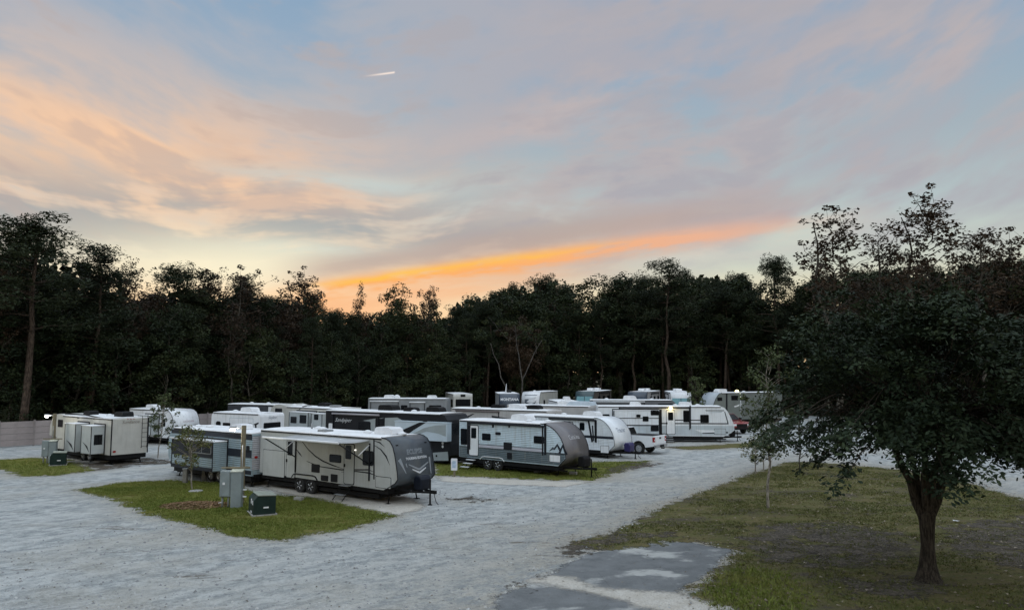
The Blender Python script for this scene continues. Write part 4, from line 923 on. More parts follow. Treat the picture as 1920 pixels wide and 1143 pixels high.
T26.part(MB().prism([(1.6, 2.96), (2.0, 3.3), (3.9, 3.3), (4.1, 2.96)], 'y', -.6, 1.1), 'roof_cover', mat('ice_tarp', (.5, .57, .63), .5, 0, .15, 2))
T27 = RV('travel_trailer', 'long low grey trailer roof with a white air conditioner behind the broadside trailer', 'trailer', 1274, 84.0, 'f', -6, 9.8, 2.98, .6)
T27.shell(mat('slate_side', (.12, .125, .135), .45, 0, .15, 1), arc_front(2.98, .6, .9, -.4, .4)); T27.under((-1, -.2)); T27.ac(-.4, 0, sc=1.35); T27.window((2.6, 4.2, 1.8, 2.6), px=False); T27.vents(-3, 2); T27.awning(-4.5, 1.2, 2.8)
T28 = RV('travel_trailer', 'white trailer end with box shaped roof unit left of the cream ended trailer', 'trailer', 1046, 79.0, 'f', -84, 6.5, 3.0, .6)
T28.shell(M_WHITE, flat_front(3.0, .6, .3)); T28.under((-1, -.2)); T28.window((-.8, .8, 1.5, 2.1), 'front', px=False); T28.inst(AC_W, 'air_conditioner', (1.6, 0, 3.03), R(90), sc=(.7, .9, 1.5)); T28.vents(2.2, .3)
T23 = RV('travel_trailer', 'far grey trailer with white roof rail and two roof domes before the left woods', 'trailer', 838, 80.0, 'f', -4, 8.4, 3.28, .62)
T23.shell(mat('mist_side', (.22, .23, .24), .45, 0, .15, 1), flat_front(3.28, .62, .2)); T23.under((-1, -.2)); T23.awning(-4.0, -.9, 3.0); T23.awning(.2, 1.9, 2.9); T23.window((-.7, 0, 1.9, 2.6), px=False); T23.ac(-2.2); T23.inst(VENT, 'satellite_dome', (-1.4, 0, 3.3), sc=(1.6, 1.6, 2.6)); T23.ac(2.4, 0, sc=.9); T23.window((2.3, 3.6, 1.7, 2.6), px=False)
# ===== far row before the woods =====
T22 = RV('motorhome', 'cream motorhome end with wide black window beyond the dark motorhome', 'motorhome', 850, 97.0, 'f', -78, 8.5, 3.3, .5)
T22.shell(m_1, flat_front(3.3, .5, .3)); T22.under((-2.6, 2.6), W_BUS, False, False, r=.46, fender=False); T22.window((-.95, .95, 1.75, 2.65), 'front', px=False); T22.part(MB().box(T22.L/2-.35, T22.L/2+.02, -.3, .3, 2.95, 3.25), 'camera_housing', M_BLACK); T22.window((1.5, 3.6, 1.6, 2.6), px=False); T22.ladder(.8)
m_20 = mat('midnight_cap', (.045, .06, .085), .3, 0, .15, 1, coat=.3)
T20 = RV('fifth_wheel', 'fifth wheel with lettered midnight blue nose standing before the bare forked tree', 'trailer', 936, 90.0, 'f', -86, 9.5, 3.5, .66)
T20.shell(mat('mist_side', (.22, .23, .24)), [(-1.8, .66), (-1.8, 1.5), (0, 1.55), (.05, 2.3), (-.15, 3.0), (-.4, 3.36), (-.8, 3.5)], cap=m_20, capz=(1.5, 3.5)); T20.under((-1.6, -2.5), tongue=False); T20.text('MONTANA', 0, 2.85, .42, M_LWHITE, 'front', .03, 0, .01)
for y in (-1, 1): T20.part(MB().tube((3.6, y*.8, .0), (3.6, y*.8, 1.5), .06), 'landing_leg', M_FRAME)
T20.part(MB().tube((2.0, -.3, 3.5), (2.0, -.2, 4.7), .10, .02, 6), 'antenna', M_LWHITE); T20.vents(1.2); T20.ac(-.5, .2, True)
T21 = RV('fifth_wheel', 'small white fifth wheel with shield shaped dark nose panel in the far row', 'trailer', 1012, 97.0, 'f', -110, 8.0, 3.55, .66, side=1)
T21.shell(m_1, [(-1.6, .66), (-1.6, 1.5), (0, 1.55), (.1, 2.3), (-.1, 3.0), (-.4, 3.45), (-.8, 3.55)], cap=M_WHITE, capz=(1.5, 3.55)); T21.under((-1.6, -2.5), tongue=False)
b = MB(); yz = [(-.85, 3.2), (-.75, 2.3), (-.35, 1.75), (.35, 1.75), (.75, 2.3), (.85, 3.2)]; b.add([(T21.front_x(z)+.03, y, z) for y, z in yz]+[(T21.front_x(z)+.05, y, z) for y, z in yz], [list(range(5, -1, -1)), list(range(6, 12))]+[(i, (i+1) % 6, 6+(i+1) % 6, 6+i) for i in range(6)]); T21.part(b, 'shield_panel', m_20)
capband(T21, [(-.7, 2.75, .08), (.7, 2.85, .08)], 'graphic', M_LWHITE, .055)
for y in (-1, 1): T21.part(MB().tube((3.0, y*.8, .0), (3.0, y*.8, 1.5), .06), 'landing_leg', M_FRAME)
T21.window((1.8, 2.4, 1.9, 2.5), px=False); T21.vents(1.5)
m_teal = mat('teal_windshield', (.16, .34, .38), .2, spec=.8)
def bus(name, label, px_, Y, hdg, side, L, H, mb, mcap, wind, group=None):
    t = RV(name, label, 'motorhome', px_, Y, 'f', hdg, L, H, .45, side=side)
    t.shell(mb, [(0, .45), (.06, .7), (.06, 1.7), (-.10, 2.6), (-.22, 3.1), (-.45, H-.08), (-.8, H)], cap=mcap, capz=(.45, H)); t.under((-L*.28, L*.3), W_BUS, False, False, r=.46, fender=False)
    b = MB(); yz = [(-1.12, 1.95), (-1.02, 2.98), (1.02, 2.98), (1.12, 1.95)]
    b.add([(t.front_x(z)+.026, y, z) for y, z in yz]+[(t.front_x(z)+.05, y, z) for y, z in yz], [(3, 2, 1, 0), (4, 5, 6, 7)]+[(i, (i+1) % 4, 4+(i+1) % 4, 4+i) for i in range(4)]); ws = t.part(b, 'windshield', wind)
    t.part(MB().tube((t.front_x(1.95)+.06, 0, 1.95), (t.front_x(2.98)+.06, 0, 2.98), .03, None, 6), 'pillar', M_TRIM, ws)
    for y in (-.9, .9): t.part(MB().lathe([(.02, 0), (.11, 0), (.12, .03), (.02, .06)], 'x', (t.front_x(.9)+.02, y, .95), 12), 'head_lamp', M_LWHITE)
    for y in (-1.35, 1.35): t.part(MB().box(t.L/2-.15, t.L/2+.05, y-.1, y+.1, 2.2, 2.6), 'mirror', M_BLACK)
    for i in range(3): t.window((L*.2-i*2.3-.6, L*.2-i*2.3+.5, 2.1, 2.95), px=False)
    t.ac(L*.15, 0, sc=1.1); t.ac(-L*.2, 0); t.vents(L*.3); t.awning(-L*.4, L*.2, H-.25, M_TRIM); return t
bus('motorhome', 'dark roofed motorhome with teal windshield in the far row', 1113, 97.5, -112, 1, 9.0, 3.62, mat('umber_side', (.10, .085, .075), .45, 0, .2, 1), mat('petrol_cap', (.05, .08, .09), .35), m_teal)
bus('motorhome', 'motorhome with slate nose and striped beige side in the far row', 1213, 95.5, -112, 1, 8.6, 3.6, m_24, m_20, mat('slate_glass', (.06, .08, .11), .15))
bus('motorhome', 'white motorhome facing the lane with teal windshield behind a young tree', 1258, 91.0, -97, -1, 9.0, 3.65, M_WHITE, M_WHITE, m_teal)
m_16 = mat('sage_side', (.17, .19, .18), .45, 0, .15, 1)
T16 = RV('fifth_wheel', 'grey green fifth wheel with pale sloped nose at the right end of the far row', 'trailer', 1338, 86.0, 'f', -154, 10.5, 3.72, .66, side=1)
T16.shell(m_16, [(-1.9, .66), (-1.9, 1.55), (0, 1.6), (.05, 2.2), (-.35, 3.0), (-.8, 3.55), (-1.3, 3.72)], cap=mat('mist_cap', (.42, .46, .50), .35, 0, .1, 1), capz=(1.55, 3.72)); T16.under((-1.6, -2.5), tongue=False)
for r in ((1345, 744.5, 1354, 751), (1371, 741, 1384, 750), (1390, 743.5, 1402, 750)): T16.window(r)
T16.pplate([(1376, 761), (1392, 756), (1388, 760), (1378, 763)], 'graphic', M_WHITE); T16.pplate([(1361, 737), (1364, 737), (1364, 770), (1361, 770)], 'trim_strip', M_TRIM)
for y in (-1, 1): T16.part(MB().tube((3.9, y*.8, .0), (3.9, y*.8, 1.6), .06), 'landing_leg', M_FRAME)
T16.ac(3.1, 0, sc=1.2); T16.vents(0)

# ------------------------------------------------------------------ pickups
def pickup(label, paint, near, Y, which, heading, side):
    t = RV('pickup_truck', label, 'truck', near, Y, which, heading, 5.8, 1.92, .5, W=2.0, side=side); t.m_body = paint; hw = 1.0; L = t.L
    b = MB(); x0, x1 = -L/2, L/2
    prof = [(x0+.05, .62), (x0, .72), (x0, 1.32), (x0+.02, 1.36), (-.62, 1.36), (-.55, 1.30), (1.15, 1.30), (1.3, 1.24), (x1-.25, 1.16), (x1-.03, 1.02), (x1, .8), (x1-.03, .55), (x1-.55, .5)]
    def arch(cx): return [(cx+.56*math.cos(a), .42+.56*math.sin(a)) for a in np.linspace(.15, math.pi-.15, 9)]
    prof += arch(L/2-1.05) + arch(-L/2+1.25) 
    n = len(prof); ys = (-hw, hw)
    b.prism(prof, 'y', -hw, hw); t.part(b, 'body', paint, bevel=.035)
    # bed recess reads as a dark inset tray on top
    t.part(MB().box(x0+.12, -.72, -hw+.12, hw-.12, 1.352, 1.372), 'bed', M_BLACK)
    cb = MB(); lo = [(-.6, -.93), (1.35, -.93), (1.35, .93), (-.6, .93)]; hi = [(-.42, -.74), (.55, -.74), (.55, .74), (-.42, .74)]
    vs = [(x, y, 1.28) for x, y in lo]+[(x, y, 1.88) for x, y in hi]; cb.add(vs, [(3, 2, 1, 0), (4, 5, 6, 7), (0, 1, 5, 4), (1, 2, 6, 5), (2, 3, 7, 6), (3, 0, 4, 7)]); t.part(cb, 'cab', paint, bevel=.06)
    def quad(a, b_, c, d, name, ins=.1, m_=M_GLASS, off=.012):
        P4 = [Vector(p) for p in (a, b_, c, d)]; ctr = sum(P4, Vector())/4; nn = (P4[1]-P4[0]).cross(P4[3]-P4[0]).normalized()
        if nn.dot(ctr-Vector((.4, 0, 1.5))) < 0: nn = -nn
        P4 = [p+(ctr-p)*ins for p in P4]; q = [p+nn*off for p in P4]+[p-nn*.02 for p in P4]
        t.part(MB().add(q, [(0, 1, 2, 3), (7, 6, 5, 4), (0, 4, 5, 1), (1, 5, 6, 2), (2, 6, 7, 3), (3, 7, 4, 0)]), name, m_)
    quad(vs[1], vs[2], vs[6], vs[5], 'windshield'); quad(vs[3], vs[0], vs[4], vs[7], 'rear_window', .14)
    quad(vs[0], vs[1], vs[5], vs[4], 'side_window', .16); quad(vs[2], vs[3], vs[7], vs[6], 'side_window', .16)
    for ax in (L/2-1.05, -L/2+1.25):
        t.part(MB().tube((ax, -.7, .42), (ax, .7, .42), .06), 'axle', M_FRAME)
        for sg in (-1, 1):
            w_ = t.inst(W_PK[0], 'wheel', (ax, sg*.83, .41)); t.inst(W_PK[1], 'rim', (0, 0, 0), parent=w_)
    t.part(MB().box(-L/2+.3, L/2-.3, -.6, .6, .42, .6), 'chassis', M_FRAME)
    t.part(MB().box(x0-.16, x0+.02, -.92, .92, .52, .72), 'bumper', M_RIM, bevel=.03); t.part(MB().box(x0-.19, x0-.155, -.3, .3, .54, .7), 'licence_plate', M_BLACK); t.part(MB().box(x0-.35, x0-.1, -.05, .05, .42, .5), 'hitch', M_FRAME)
    for sg in (-1, 1):
        ya, yb = sorted((sg*.78, sg*1.012)); tl = t.part(MB().box(x0-.014, x0+.1, ya, yb, .92, 1.27), 'tail_light', M_RED)
        t.part(MB().box(x0-.022, x0-.01, sg*.88-.05, sg*.88+.05, 1.02, 1.12), 'reverse_lamp', M_LWHITE, tl)
        t.part(MB().box(x1-.2, x1+.006, min(sg*.62, sg*.96), max(sg*.62, sg*.96), .82, 1.0), 'head_lamp', M_LWHITE)
        t.part(MB().box(.95, 1.1, min(sg*1.0, sg*1.22), max(sg*1.0, sg*1.22), 1.28, 1.5), 'mirror', M_BLACK)
        t.plate if False else None
    tg = t.part(MB().box(x0-.02, x0+.002, -.76, .76, .78, 1.31), 'tailgate', paint, bevel=.01); t.part(MB().box(x0-.035, x0-.018, -.14, .14, 1.12, 1.24), 'handle', M_BLACK, tg)
    g_ = t.part(MB().box(x1-.04, x1+.012, -.6, .6, .66, 1.0), 'grille', M_BLACK); t.part(MB().box(x1-.05, x1+.1, -.95, .95, .46, .64), 'front_bumper', M_BLACK, bevel=.04)
    return t
pickup('white pickup truck with its tail to the lane beside the rounded white trailer', mat('white_car_paint', (.78, .8, .82), .25, 0, .06, 1, coat=.6), 1226, 55.8, 'r', 143, 1)
pickup('red pickup truck facing the lane beyond the long white trailer', mat('red_car_paint', (.24, .022, .02), .25, 0, .1, 1, coat=.7), 1375, 74.5, 'f', -72, -1)
# ------------------------------------------------------------------ fence along the left
M_FENCE = mat('weathered_boards', (.33, .285, .275), .8, 0, .22, .7, .3, 14)
M_POST = mat('fence_post_wood', (.26, .225, .215), .8, 0, .25, 2)
fa_, fb_ = Vector((-62, 36.5, 0)), Vector((-26.4, 78.2, 0)); fd = (fb_-fa_); nb = 22; step = fd.length/nb; ang = math.atan2(fd.y, fd.x)
fence = tag(empty('fence', fa_, ang), 'long board fence of horizontal planks behind the left trailers', 'fence')
bm_ = MB().box(.05, step-.05, -.02, .02, 0, .475).mesh('board', M_FENCE); pm_ = MB().box(-.06, .06, -.06, .06, 0, 2.12).mesh('post', M_POST)
rng0 = random.Random(2)
for i in range(nb+1):
    o = bpy.data.objects.new('post', pm_); COL.objects.link(o); o.parent = fence; o.location = (i*step, 0, 0)
    if i < nb:
        for k in range(4):
            o = bpy.data.objects.new('board', bm_); COL.objects.link(o); o.parent = fence; o.location = (i*step, rng0.uniform(-.012, .012), .08+k*.49); o.rotation_euler = (0, rng0.uniform(-.002, .002), 0)

# ------------------------------------------------------------------ electrical pedestals, transformers, lamps
M_WOOD = mat('treated_post', (.20, .17, .11), .8, 0, .3, 3, .4, 20)
M_PED = mat('pedestal_grey', (.23, .27, .28), .5, 0, .18, 2); M_GRN = mat('utility_green', (.010, .026, .022), .6, 0, .25, 2, spec=.25); M_LID = mat('weathered_lid', (.22, .24, .20), .6, 0, .3, 4)
M_LAMP = mat('lamp_glow', (1, 1, 1), .4, emit=(1.0, .98, .9), estr=30.0)
def light_pole(label, p, h, rz, watts, lean=.02):
    r = empty('light_pole', p, rz); tag(r, label, 'lamp post')
    MB().prism([(-.09, -.09), (.09, -.09), (.09, .09), (-.09, .09)], 'z', -.1, h).build('post', M_WOOD, r, bevel=.012)
    MB().tube((0, 0, h-.12), (-.42, 0, h-.10), .025).build('arm', M_STEEL, r)
    hd = MB().box(-.62, -.34, -.1, .1, h-.14, h-.03).build('lamp_head', M_STEEL, r, bevel=.02)
    MB().lathe([(.02, -.1), (.10, -.09), (.12, -.03), (.11, .0)], c=(-.5, 0, h-.14), n=14).build('bulb', M_LAMP, hd)
    l = bpy.data.lights.new('flood_light', 'POINT'); l.energy = watts; l.color = (1, .97, .85); l.shadow_soft_size = .12
    lo = bpy.data.objects.new('flood_light', l); COL.objects.link(lo); lo.parent = r; lo.location = (-.5, 0, h-.42)
    b = MB().tube((.0, -.12, .1), (0, -.12, h*.75), .02); b.box(-.05, .05, -.16, -.1, h*.4, h*.4+.06); b.build('conduit', M_GREYP, r); return r
p = G(453, 944); light_pole('tall square light pole standing beside the grey meter cabinet on the lawn island', p, z_at(797, p.y), R(8), 42)
p = G(98, 866); light_pole('wooden light pole with lit lamp at the corner lawn on the left', p, z_at(775, p.y), R(8), 42)
def cabinet(label, p, rz, sc=1.0):
    r = tag(empty('meter_cabinet', p, rz), label, 'cabinet')
    MB().box(-.46, .02, -.14, .14, .48, 1.62).build('meter_box', M_PED, r, bevel=.02); d = MB().box(-.43, -.03, -.165, -.142, .52, 1.56).build('door', M_PED, r, bevel=.008)
    MB().box(-.32, -.22, -.19, -.166, 1.02, 1.12).build('latch', M_LWHITE, d)
    MB().box(.04, .50, -.2, .14, 0, 1.58).build('power_box', M_PED, r, bevel=.02); MB().prism([(-.24, 1.582), (.18, 1.582), (.18, 1.68)], 'x', .0, .54).build('sloped_lid', M_LID, r)
    MB().box(-.50, .75, .15, .22, 1.68, 1.75).build('top_rail', M_WOOD, r)
    for x in (-.36, -.1): MB().tube((x, 0, 0), (x, 0, .5), .045).build('leg', M_GREYP, r)
    for z in (.45, .75): MB().box(.52, .68, -.04, .04, z, z+.05).build('outlet', M_LWHITE, r)
    r.scale = (sc, sc, sc); return r
cabinet('grey double meter cabinet on the lawn island beside the light pole', G(432, 951), R(3), 1.0)
cabinet('grey meter cabinet on the corner lawn beside the beige fifth wheel', G(91, 868), R(10), .92)
def transformer(label, p, rz, sc=1.0):
    r = tag(empty('transformer_box', p, rz), label, 'transformer')
    prof = [(-.46, .06), (.46, .06), (.46, .80), (-.28, .84), (-.46, .66)]
    MB().prism(prof, 'y', -.62, .62).build('cabinet', M_GRN, r, bevel=.02)
    MB().prism([(-.30, .845), (.48, .805), (.48, .84), (-.31, .88)], 'y', -.65, .65).build('lid', M_LID, r)
    MB().box(-.52, .52, -.68, .68, 0, .06).build('pad', mat('concrete_pad', (.33, .32, .30), .9, 0, .2, 3), r)
    for y, z, w_, h_ in ((-.42, .55, .16, .17), (-.1, .58, .16, .19), (-.1, .14, .22, .08)): MB().box(-.475, -.455, y-w_/2, y+w_/2, z-h_/2, z+h_/2).build('warning_label', M_LWHITE, r)
    MB().box(-.05, .16, -.645, -.622, .32, .38).build('warning_label', M_LWHITE, r)
    r.scale = (sc, sc, sc); return r
transformer('dark green transformer box with pale lid on the lawn island', G(491, 962), R(28), .98)
transformer('dark green transformer box on the corner lawn at the left', G(109, 871), R(28), .98)
# far lamp over the right end of the far row
p = atdepth(1390, 84, 0); r = tag(empty('street_lamp', p, 0), 'small lit lamp on a pole before the grey green fifth wheel', 'lamp post'); hh = z_at(734, p.y)
MB().tube((0, 0, 0), (0, 0, hh), .06, .05).build('post', M_STEEL, r); MB().tube((0, 0, hh-.05), (-.3, 0, hh+.1), .03).build('arm', M_STEEL, r)
MB().lathe([(.03, -.12), (.16, -.1), (.2, 0), (.12, .1), (.03, .12)], c=(-.38, 0, hh+.08), n=12).build('lamp_head', mat('yellow_glow', (1, .9, .4), .4, emit=(1, .86, .32), estr=6.0), r)
# site marker and bits
p = G(852, 893); r = tag(empty('site_sign', p, R(-15)), 'small plain white site sign on a short post near the mountain decal trailer', 'sign')
MB().box(-.05, .05, -.04, .04, 0, .42).build('post', M_WOOD, r); MB().prism(rrect(-.19, .19, .36, 1.04, .04), 'y', -.065, -.041).build('panel', M_LWHITE, r)
MB().prism(rrect(-.12, .12, .5, .9, .05), 'y', -.069, -.063).build('faded_print', mat('pale_blue_print', (.45, .56, .68), .6, 0, .3, 6), r)
p = G(367, 921); r = tag(empty('manhole_lid', p), 'round pale utility lid set in the lawn island by the young tree', 'lid')
MB().lathe([(.34, 0), (.34, .05), (.30, .065), (.04, .07)], n=22).build('lid', mat('concrete_pad', (.33, .32, .30)), r); MB().tube((-.08, 0, .085), (.08, 0, .085), .012).build('handle', M_STEEL, r)
for i, (x, y, lb) in enumerate(((347, 905, 'weathered wood stub post left of the young tree on the island'), (382, 900, 'grey stub post under the slide-out of the blue grey trailer'))):
    p = G(x, y); r = tag(empty('stub_post', p, .3*i), lb, 'post'); MB().box(-.11, .11, -.11, .11, 0, .75-.15*i).build('post', mat('grey_wood', (.19, .18, .16), .85, 0, .3, 5), r, bevel=.015); MB().box(-.13, .13, -.13, .13, .751-.15*i, .79-.15*i).build('cap', M_GREYP, r)
rgl = random.Random(9)
for (x, y, lb) in ((1793, 977, 'small white scrap of litter on the lawn right of the dark tree'), (413, 944, 'white scrap lying at the foot of the meter cabinet')):
    p = G(x, y, .02); b = MB(); pts = [(math.cos(a)*.16*rgl.uniform(.6, 1), math.sin(a)*.10*rgl.uniform(.6, 1)) for a in np.linspace(0, 6.283, 8, endpoint=False)]
    vs = [(q_[0], q_[1], rgl.uniform(0, .05)) for q_ in pts]; b.add(vs+[(v_[0], v_[1], v_[2]+.02) for v_ in vs], [list(range(8)), list(range(15, 7, -1))]+[(i, (i+1) % 8, 8+(i+1) % 8, 8+i) for i in range(8)]); tag(b.build('litter', M_LWHITE, loc=p), lb, 'litter')
# concrete wheel blocks and low timber by the trailers
for x, y, rz, lb in ((1075, 889, -.5, 'concrete block under the tongue of the mountain decal trailer'), (1008, 886, -.5, 'pale block lying under the mountain decal trailer'), (160, 866, .1, 'pale timber lying in front of the left transformer box'), (560, 938, -.4, 'pale wheel chock beside the tyres of the greige trailer')):
    p = G(x, y); L_ = 1.5 if x == 160 else .22; tag(MB().box(-L_, L_, -.1, .1, 0, .16 if L_ < 1 else .09).build('block', mat('concrete_pad', (.33, .32, .30)), loc=p, bevel=.015), lb, 'block').rotation_euler = (0, 0, rz)
# mulch ring around the sapling on the island
tri = []; rg = np.random.default_rng(4); c0 = G(365, 948); ctr = np.array([c0.x, c0.y])
N = 2600; rr = np.sqrt(rg.random(N))*1.0; aa = rg.random(N)*6.283; P2 = np.stack([ctr[0]+rr*np.cos(aa)*1.5, ctr[1]+rr*np.sin(aa)*1.1], 1)
V = np.zeros((N, 3, 3)); dr = rg.normal(0, .05, (N, 3, 2)); V[:, :, :2] = P2[:, None]+dr; V[:, :, 2] = .02+.1*(1-rr[:, None])+rg.random((N, 3))*.05
tag(tri_mesh('mulch', 'brown pine straw mulch mound on the lawn island', V, rg.random(N), grass_mat('pine_straw', (.12, .065, .03), (.19, .115, .06), (.24, .16, .09))), cat='mulch')
# scattered stones and leaf litter on the gravel near the camera
N = 1500; P2 = np.stack([rg.uniform(-16, 12, N), rg.uniform(17, 40, N)], 1)
k = np.ones(N, bool)
for poly in (L_MID, L_RIGHT): k &= sdist(P2, poly) < .1
P2 = P2[k]; N = len(P2); V = np.zeros((N, 3, 3)); s_ = rg.uniform(.012, .045, N); a_ = rg.random(N)*6.283
for i in range(3): V[:, i, 0] = P2[:, 0]+s_*np.cos(a_+i*2.1); V[:, i, 1] = P2[:, 1]+s_*np.sin(a_+i*2.1); V[:, i, 2] = .006+rg.random(N)*s_*.8
o = tri_mesh('leaf_litter', 'scattered dead leaves and chips on the gravel lane', V, rg.random(N), grass_mat('leaf_chips', (.07, .055, .035), (.13, .10, .065), (.2, .17, .13))); o['category'] = 'leaves'

# loose stones on the near gravel, real little pyramids of three faces
N = 6000; P2 = np.stack([rg.uniform(-17, 14, N), 17+23*rg.random(N)**1.5], 1); k = np.ones(N, bool)
for poly in (L_MID, L_RIGHT, ASPH): k &= sdist(P2, poly) < .15
P2 = P2[k]; N = len(P2); s_ = rg.uniform(.015, .05, N)*rg.choice([.7, 1, 1.5], N); a_ = rg.random(N)*6.283; V = np.zeros((N, 3, 3, 3)); ap = np.column_stack([P2+rg.normal(0, .006, (N, 2)), .004+s_*rg.uniform(.5, .9, N)])
for f_ in range(3):
    for j, ang_ in enumerate((a_+f_*2.094, a_+(f_+1)*2.094)): V[:, f_, j] = np.column_stack([P2[:, 0]+s_*np.cos(ang_), P2[:, 1]+s_*np.sin(ang_), np.full(N, .003)])
    V[:, f_, 2] = ap
o = tri_mesh('loose_gravel', 'loose pale stones scattered over the near gravel', V.reshape(-1, 3, 3), np.repeat(rg.random(N), 3), grass_mat('loose_stone', (.24, .245, .25), (.36, .365, .365), (.52, .52, .505))); o['category'] = 'stones'
# dead leaves and twigs on the lawn and bare soil
N = 9000; P2 = np.stack([rg.uniform(2, 26, N), rg.uniform(15, 46, N)], 1); k = (sdist(P2, L_RIGHT) > -.6) & (sdist(P2, ASPH) < 0); P2 = P2[k]; N = len(P2); V = np.zeros((N, 3, 3)); s_ = rg.uniform(.02, .06, N); a_ = rg.random(N)*6.283
for i in range(3): V[:, i, 0] = P2[:, 0]+s_*np.cos(a_+i*2.1)*(1.6 if i == 0 else .8); V[:, i, 1] = P2[:, 1]+s_*np.sin(a_+i*2.1); V[:, i, 2] = .024+rg.random(N)*s_*.9
o = tri_mesh('lawn_litter', 'dead leaves and twigs lying on the right lawn', V, rg.random(N), grass_mat('lawn_leaf', (.05, .038, .026), (.15, .115, .075), (.30, .25, .19))); o['category'] = 'leaves'
# ------------------------------------------------------------------ trees
def leaf_mat(name, dark, mid_, light, trans=0.0):
    m = bpy.data.materials.new(name); m.use_nodes = True; n = NT(m.node_tree); p = n.n['Principled BSDF']
    at = n.new('ShaderNodeAttribute'); at.attribute_name = 'tint'
    oi = n.new('ShaderNodeObjectInfo')
    t = n.m('ADD', at.outputs['Fac'], n.m('MULTIPLY', n.m('SUBTRACT', oi.outputs['Random'], .5), .4))
    col = n.mix(n.smooth(t, .1, .55), dark, n.mix(n.smooth(t, .55, 1.0), mid_, light))
    n.l.new(col, p.inputs['Base Color']); p.inputs['Roughness'].default_value = .65; p.inputs['Specular IOR Level'].default_value = .15
    if trans <= 0: return m
    tr = n.new('ShaderNodeBsdfTranslucent'); n.l.new(col, tr.inputs[0]); mx = n.new('ShaderNodeMixShader'); mx.inputs[0].default_value = trans
    n.l.new(p.outputs[0], mx.inputs[1]); n.l.new(tr.outputs[0], mx.inputs[2]); n.l.new(mx.outputs[0], n.n['Material Output'].inputs[0]); return m
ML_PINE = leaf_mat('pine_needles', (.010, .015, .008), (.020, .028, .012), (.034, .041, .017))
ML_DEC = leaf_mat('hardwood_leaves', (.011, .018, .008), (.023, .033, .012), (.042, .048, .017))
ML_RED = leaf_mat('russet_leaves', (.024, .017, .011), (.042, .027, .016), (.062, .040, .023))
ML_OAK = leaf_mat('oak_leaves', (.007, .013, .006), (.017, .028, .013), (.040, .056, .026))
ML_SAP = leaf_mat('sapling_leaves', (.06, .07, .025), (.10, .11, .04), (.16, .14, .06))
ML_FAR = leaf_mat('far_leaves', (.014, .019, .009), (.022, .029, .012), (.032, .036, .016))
def bark(name, c):
    m = mat(name, c, .95, spec=.15); n = NT(m.node_tree); p = n.n['Principled BSDF']; mp = n.new('ShaderNodeMapping'); mp.inputs['Scale'].default_value = (13, 13, 2.2)
    n.l.new(n.new('ShaderNodeTexCoord').outputs['Object'], mp.inputs['Vector']); f = n.noise(mp.outputs[0], 1.4, 6, .68)
    n.l.new(n.mix(n.smooth(f, .36, .64), tuple(v*.35 for v in c), tuple(v*1.5 for v in c)), p.inputs['Base Color'])
    b = n.new('ShaderNodeBump'); b.inputs['Distance'].default_value = .06; n.l.new(f, b.inputs['Height']); n.l.new(b.outputs[0], p.inputs['Normal']); return m
MB_PINE = bark('pine_bark', (.075, .055, .042)); MB_DEC = bark('hardwood_bark', (.085, .075, .06)); MB_PALE = bark('pale_bark', (.30, .27, .23)); MB_OAK = bark('oak_bark', (.05, .041, .032)); MB_GREY = bark('grey_bark', (.10, .09, .08))

def leaves(rng, centers, radii, per, size, flat=1.0, asp=.55, hang=0.0, shell=.45):
    """random leaf rhombi clumped around the centres; returns (N,4,3) and tint"""
    n = len(centers); N = n*per; c = np.repeat(np.asarray(centers), per, 0); r = np.repeat(np.asarray(radii), per)
    d = rng.normal(size=(N, 3)); d /= np.linalg.norm(d, axis=1)[:, None]; rad = r*(shell+(1-shell)*rng.random(N))**.6
    pos = c+d*rad[:, None]*np.array([1, 1, flat]); pos[:, 2] -= hang*rng.random(N)*r
    nrm = d*.6+rng.normal(size=(N, 3))*.8+np.array([0, 0, .5]); nrm /= np.linalg.norm(nrm, axis=1)[:, None]
    t = np.cross(nrm, rng.normal(size=(N, 3))); t /= np.linalg.norm(t, axis=1)[:, None]; b = np.cross(nrm, t)
    s = size*rng.uniform(.6, 1.35, N)[:, None]
    V = np.stack([pos-t*s, pos+b*s*asp, pos+t*s, pos-b*s*asp], 1)
    tint = np.repeat(rng.random(n), per)*.6+rng.random(N)*.4
    return V, tint
def limb(b, rng, p0, p1, r0, r1, seg=4, wob=.12, n=6):
    p0, p1 = Vector(p0), Vector(p1); L = (p1-p0).length; pts = [p0]
    for i in range(1, seg):
        t = i/seg; pts.append(p0.lerp(p1, t)+Vector(rng.normal(0, wob*L*.25, 3))+Vector((0, 0, math.sin(t*math.pi)*L*.04)))
    pts.append(p1)
    for i in range(seg): b.tube(pts[i], pts[i+1], r0+(r1-r0)*i/seg, r0+(r1-r0)*(i+1)/seg, n, cap=False)
    return pts
PROTO = {}
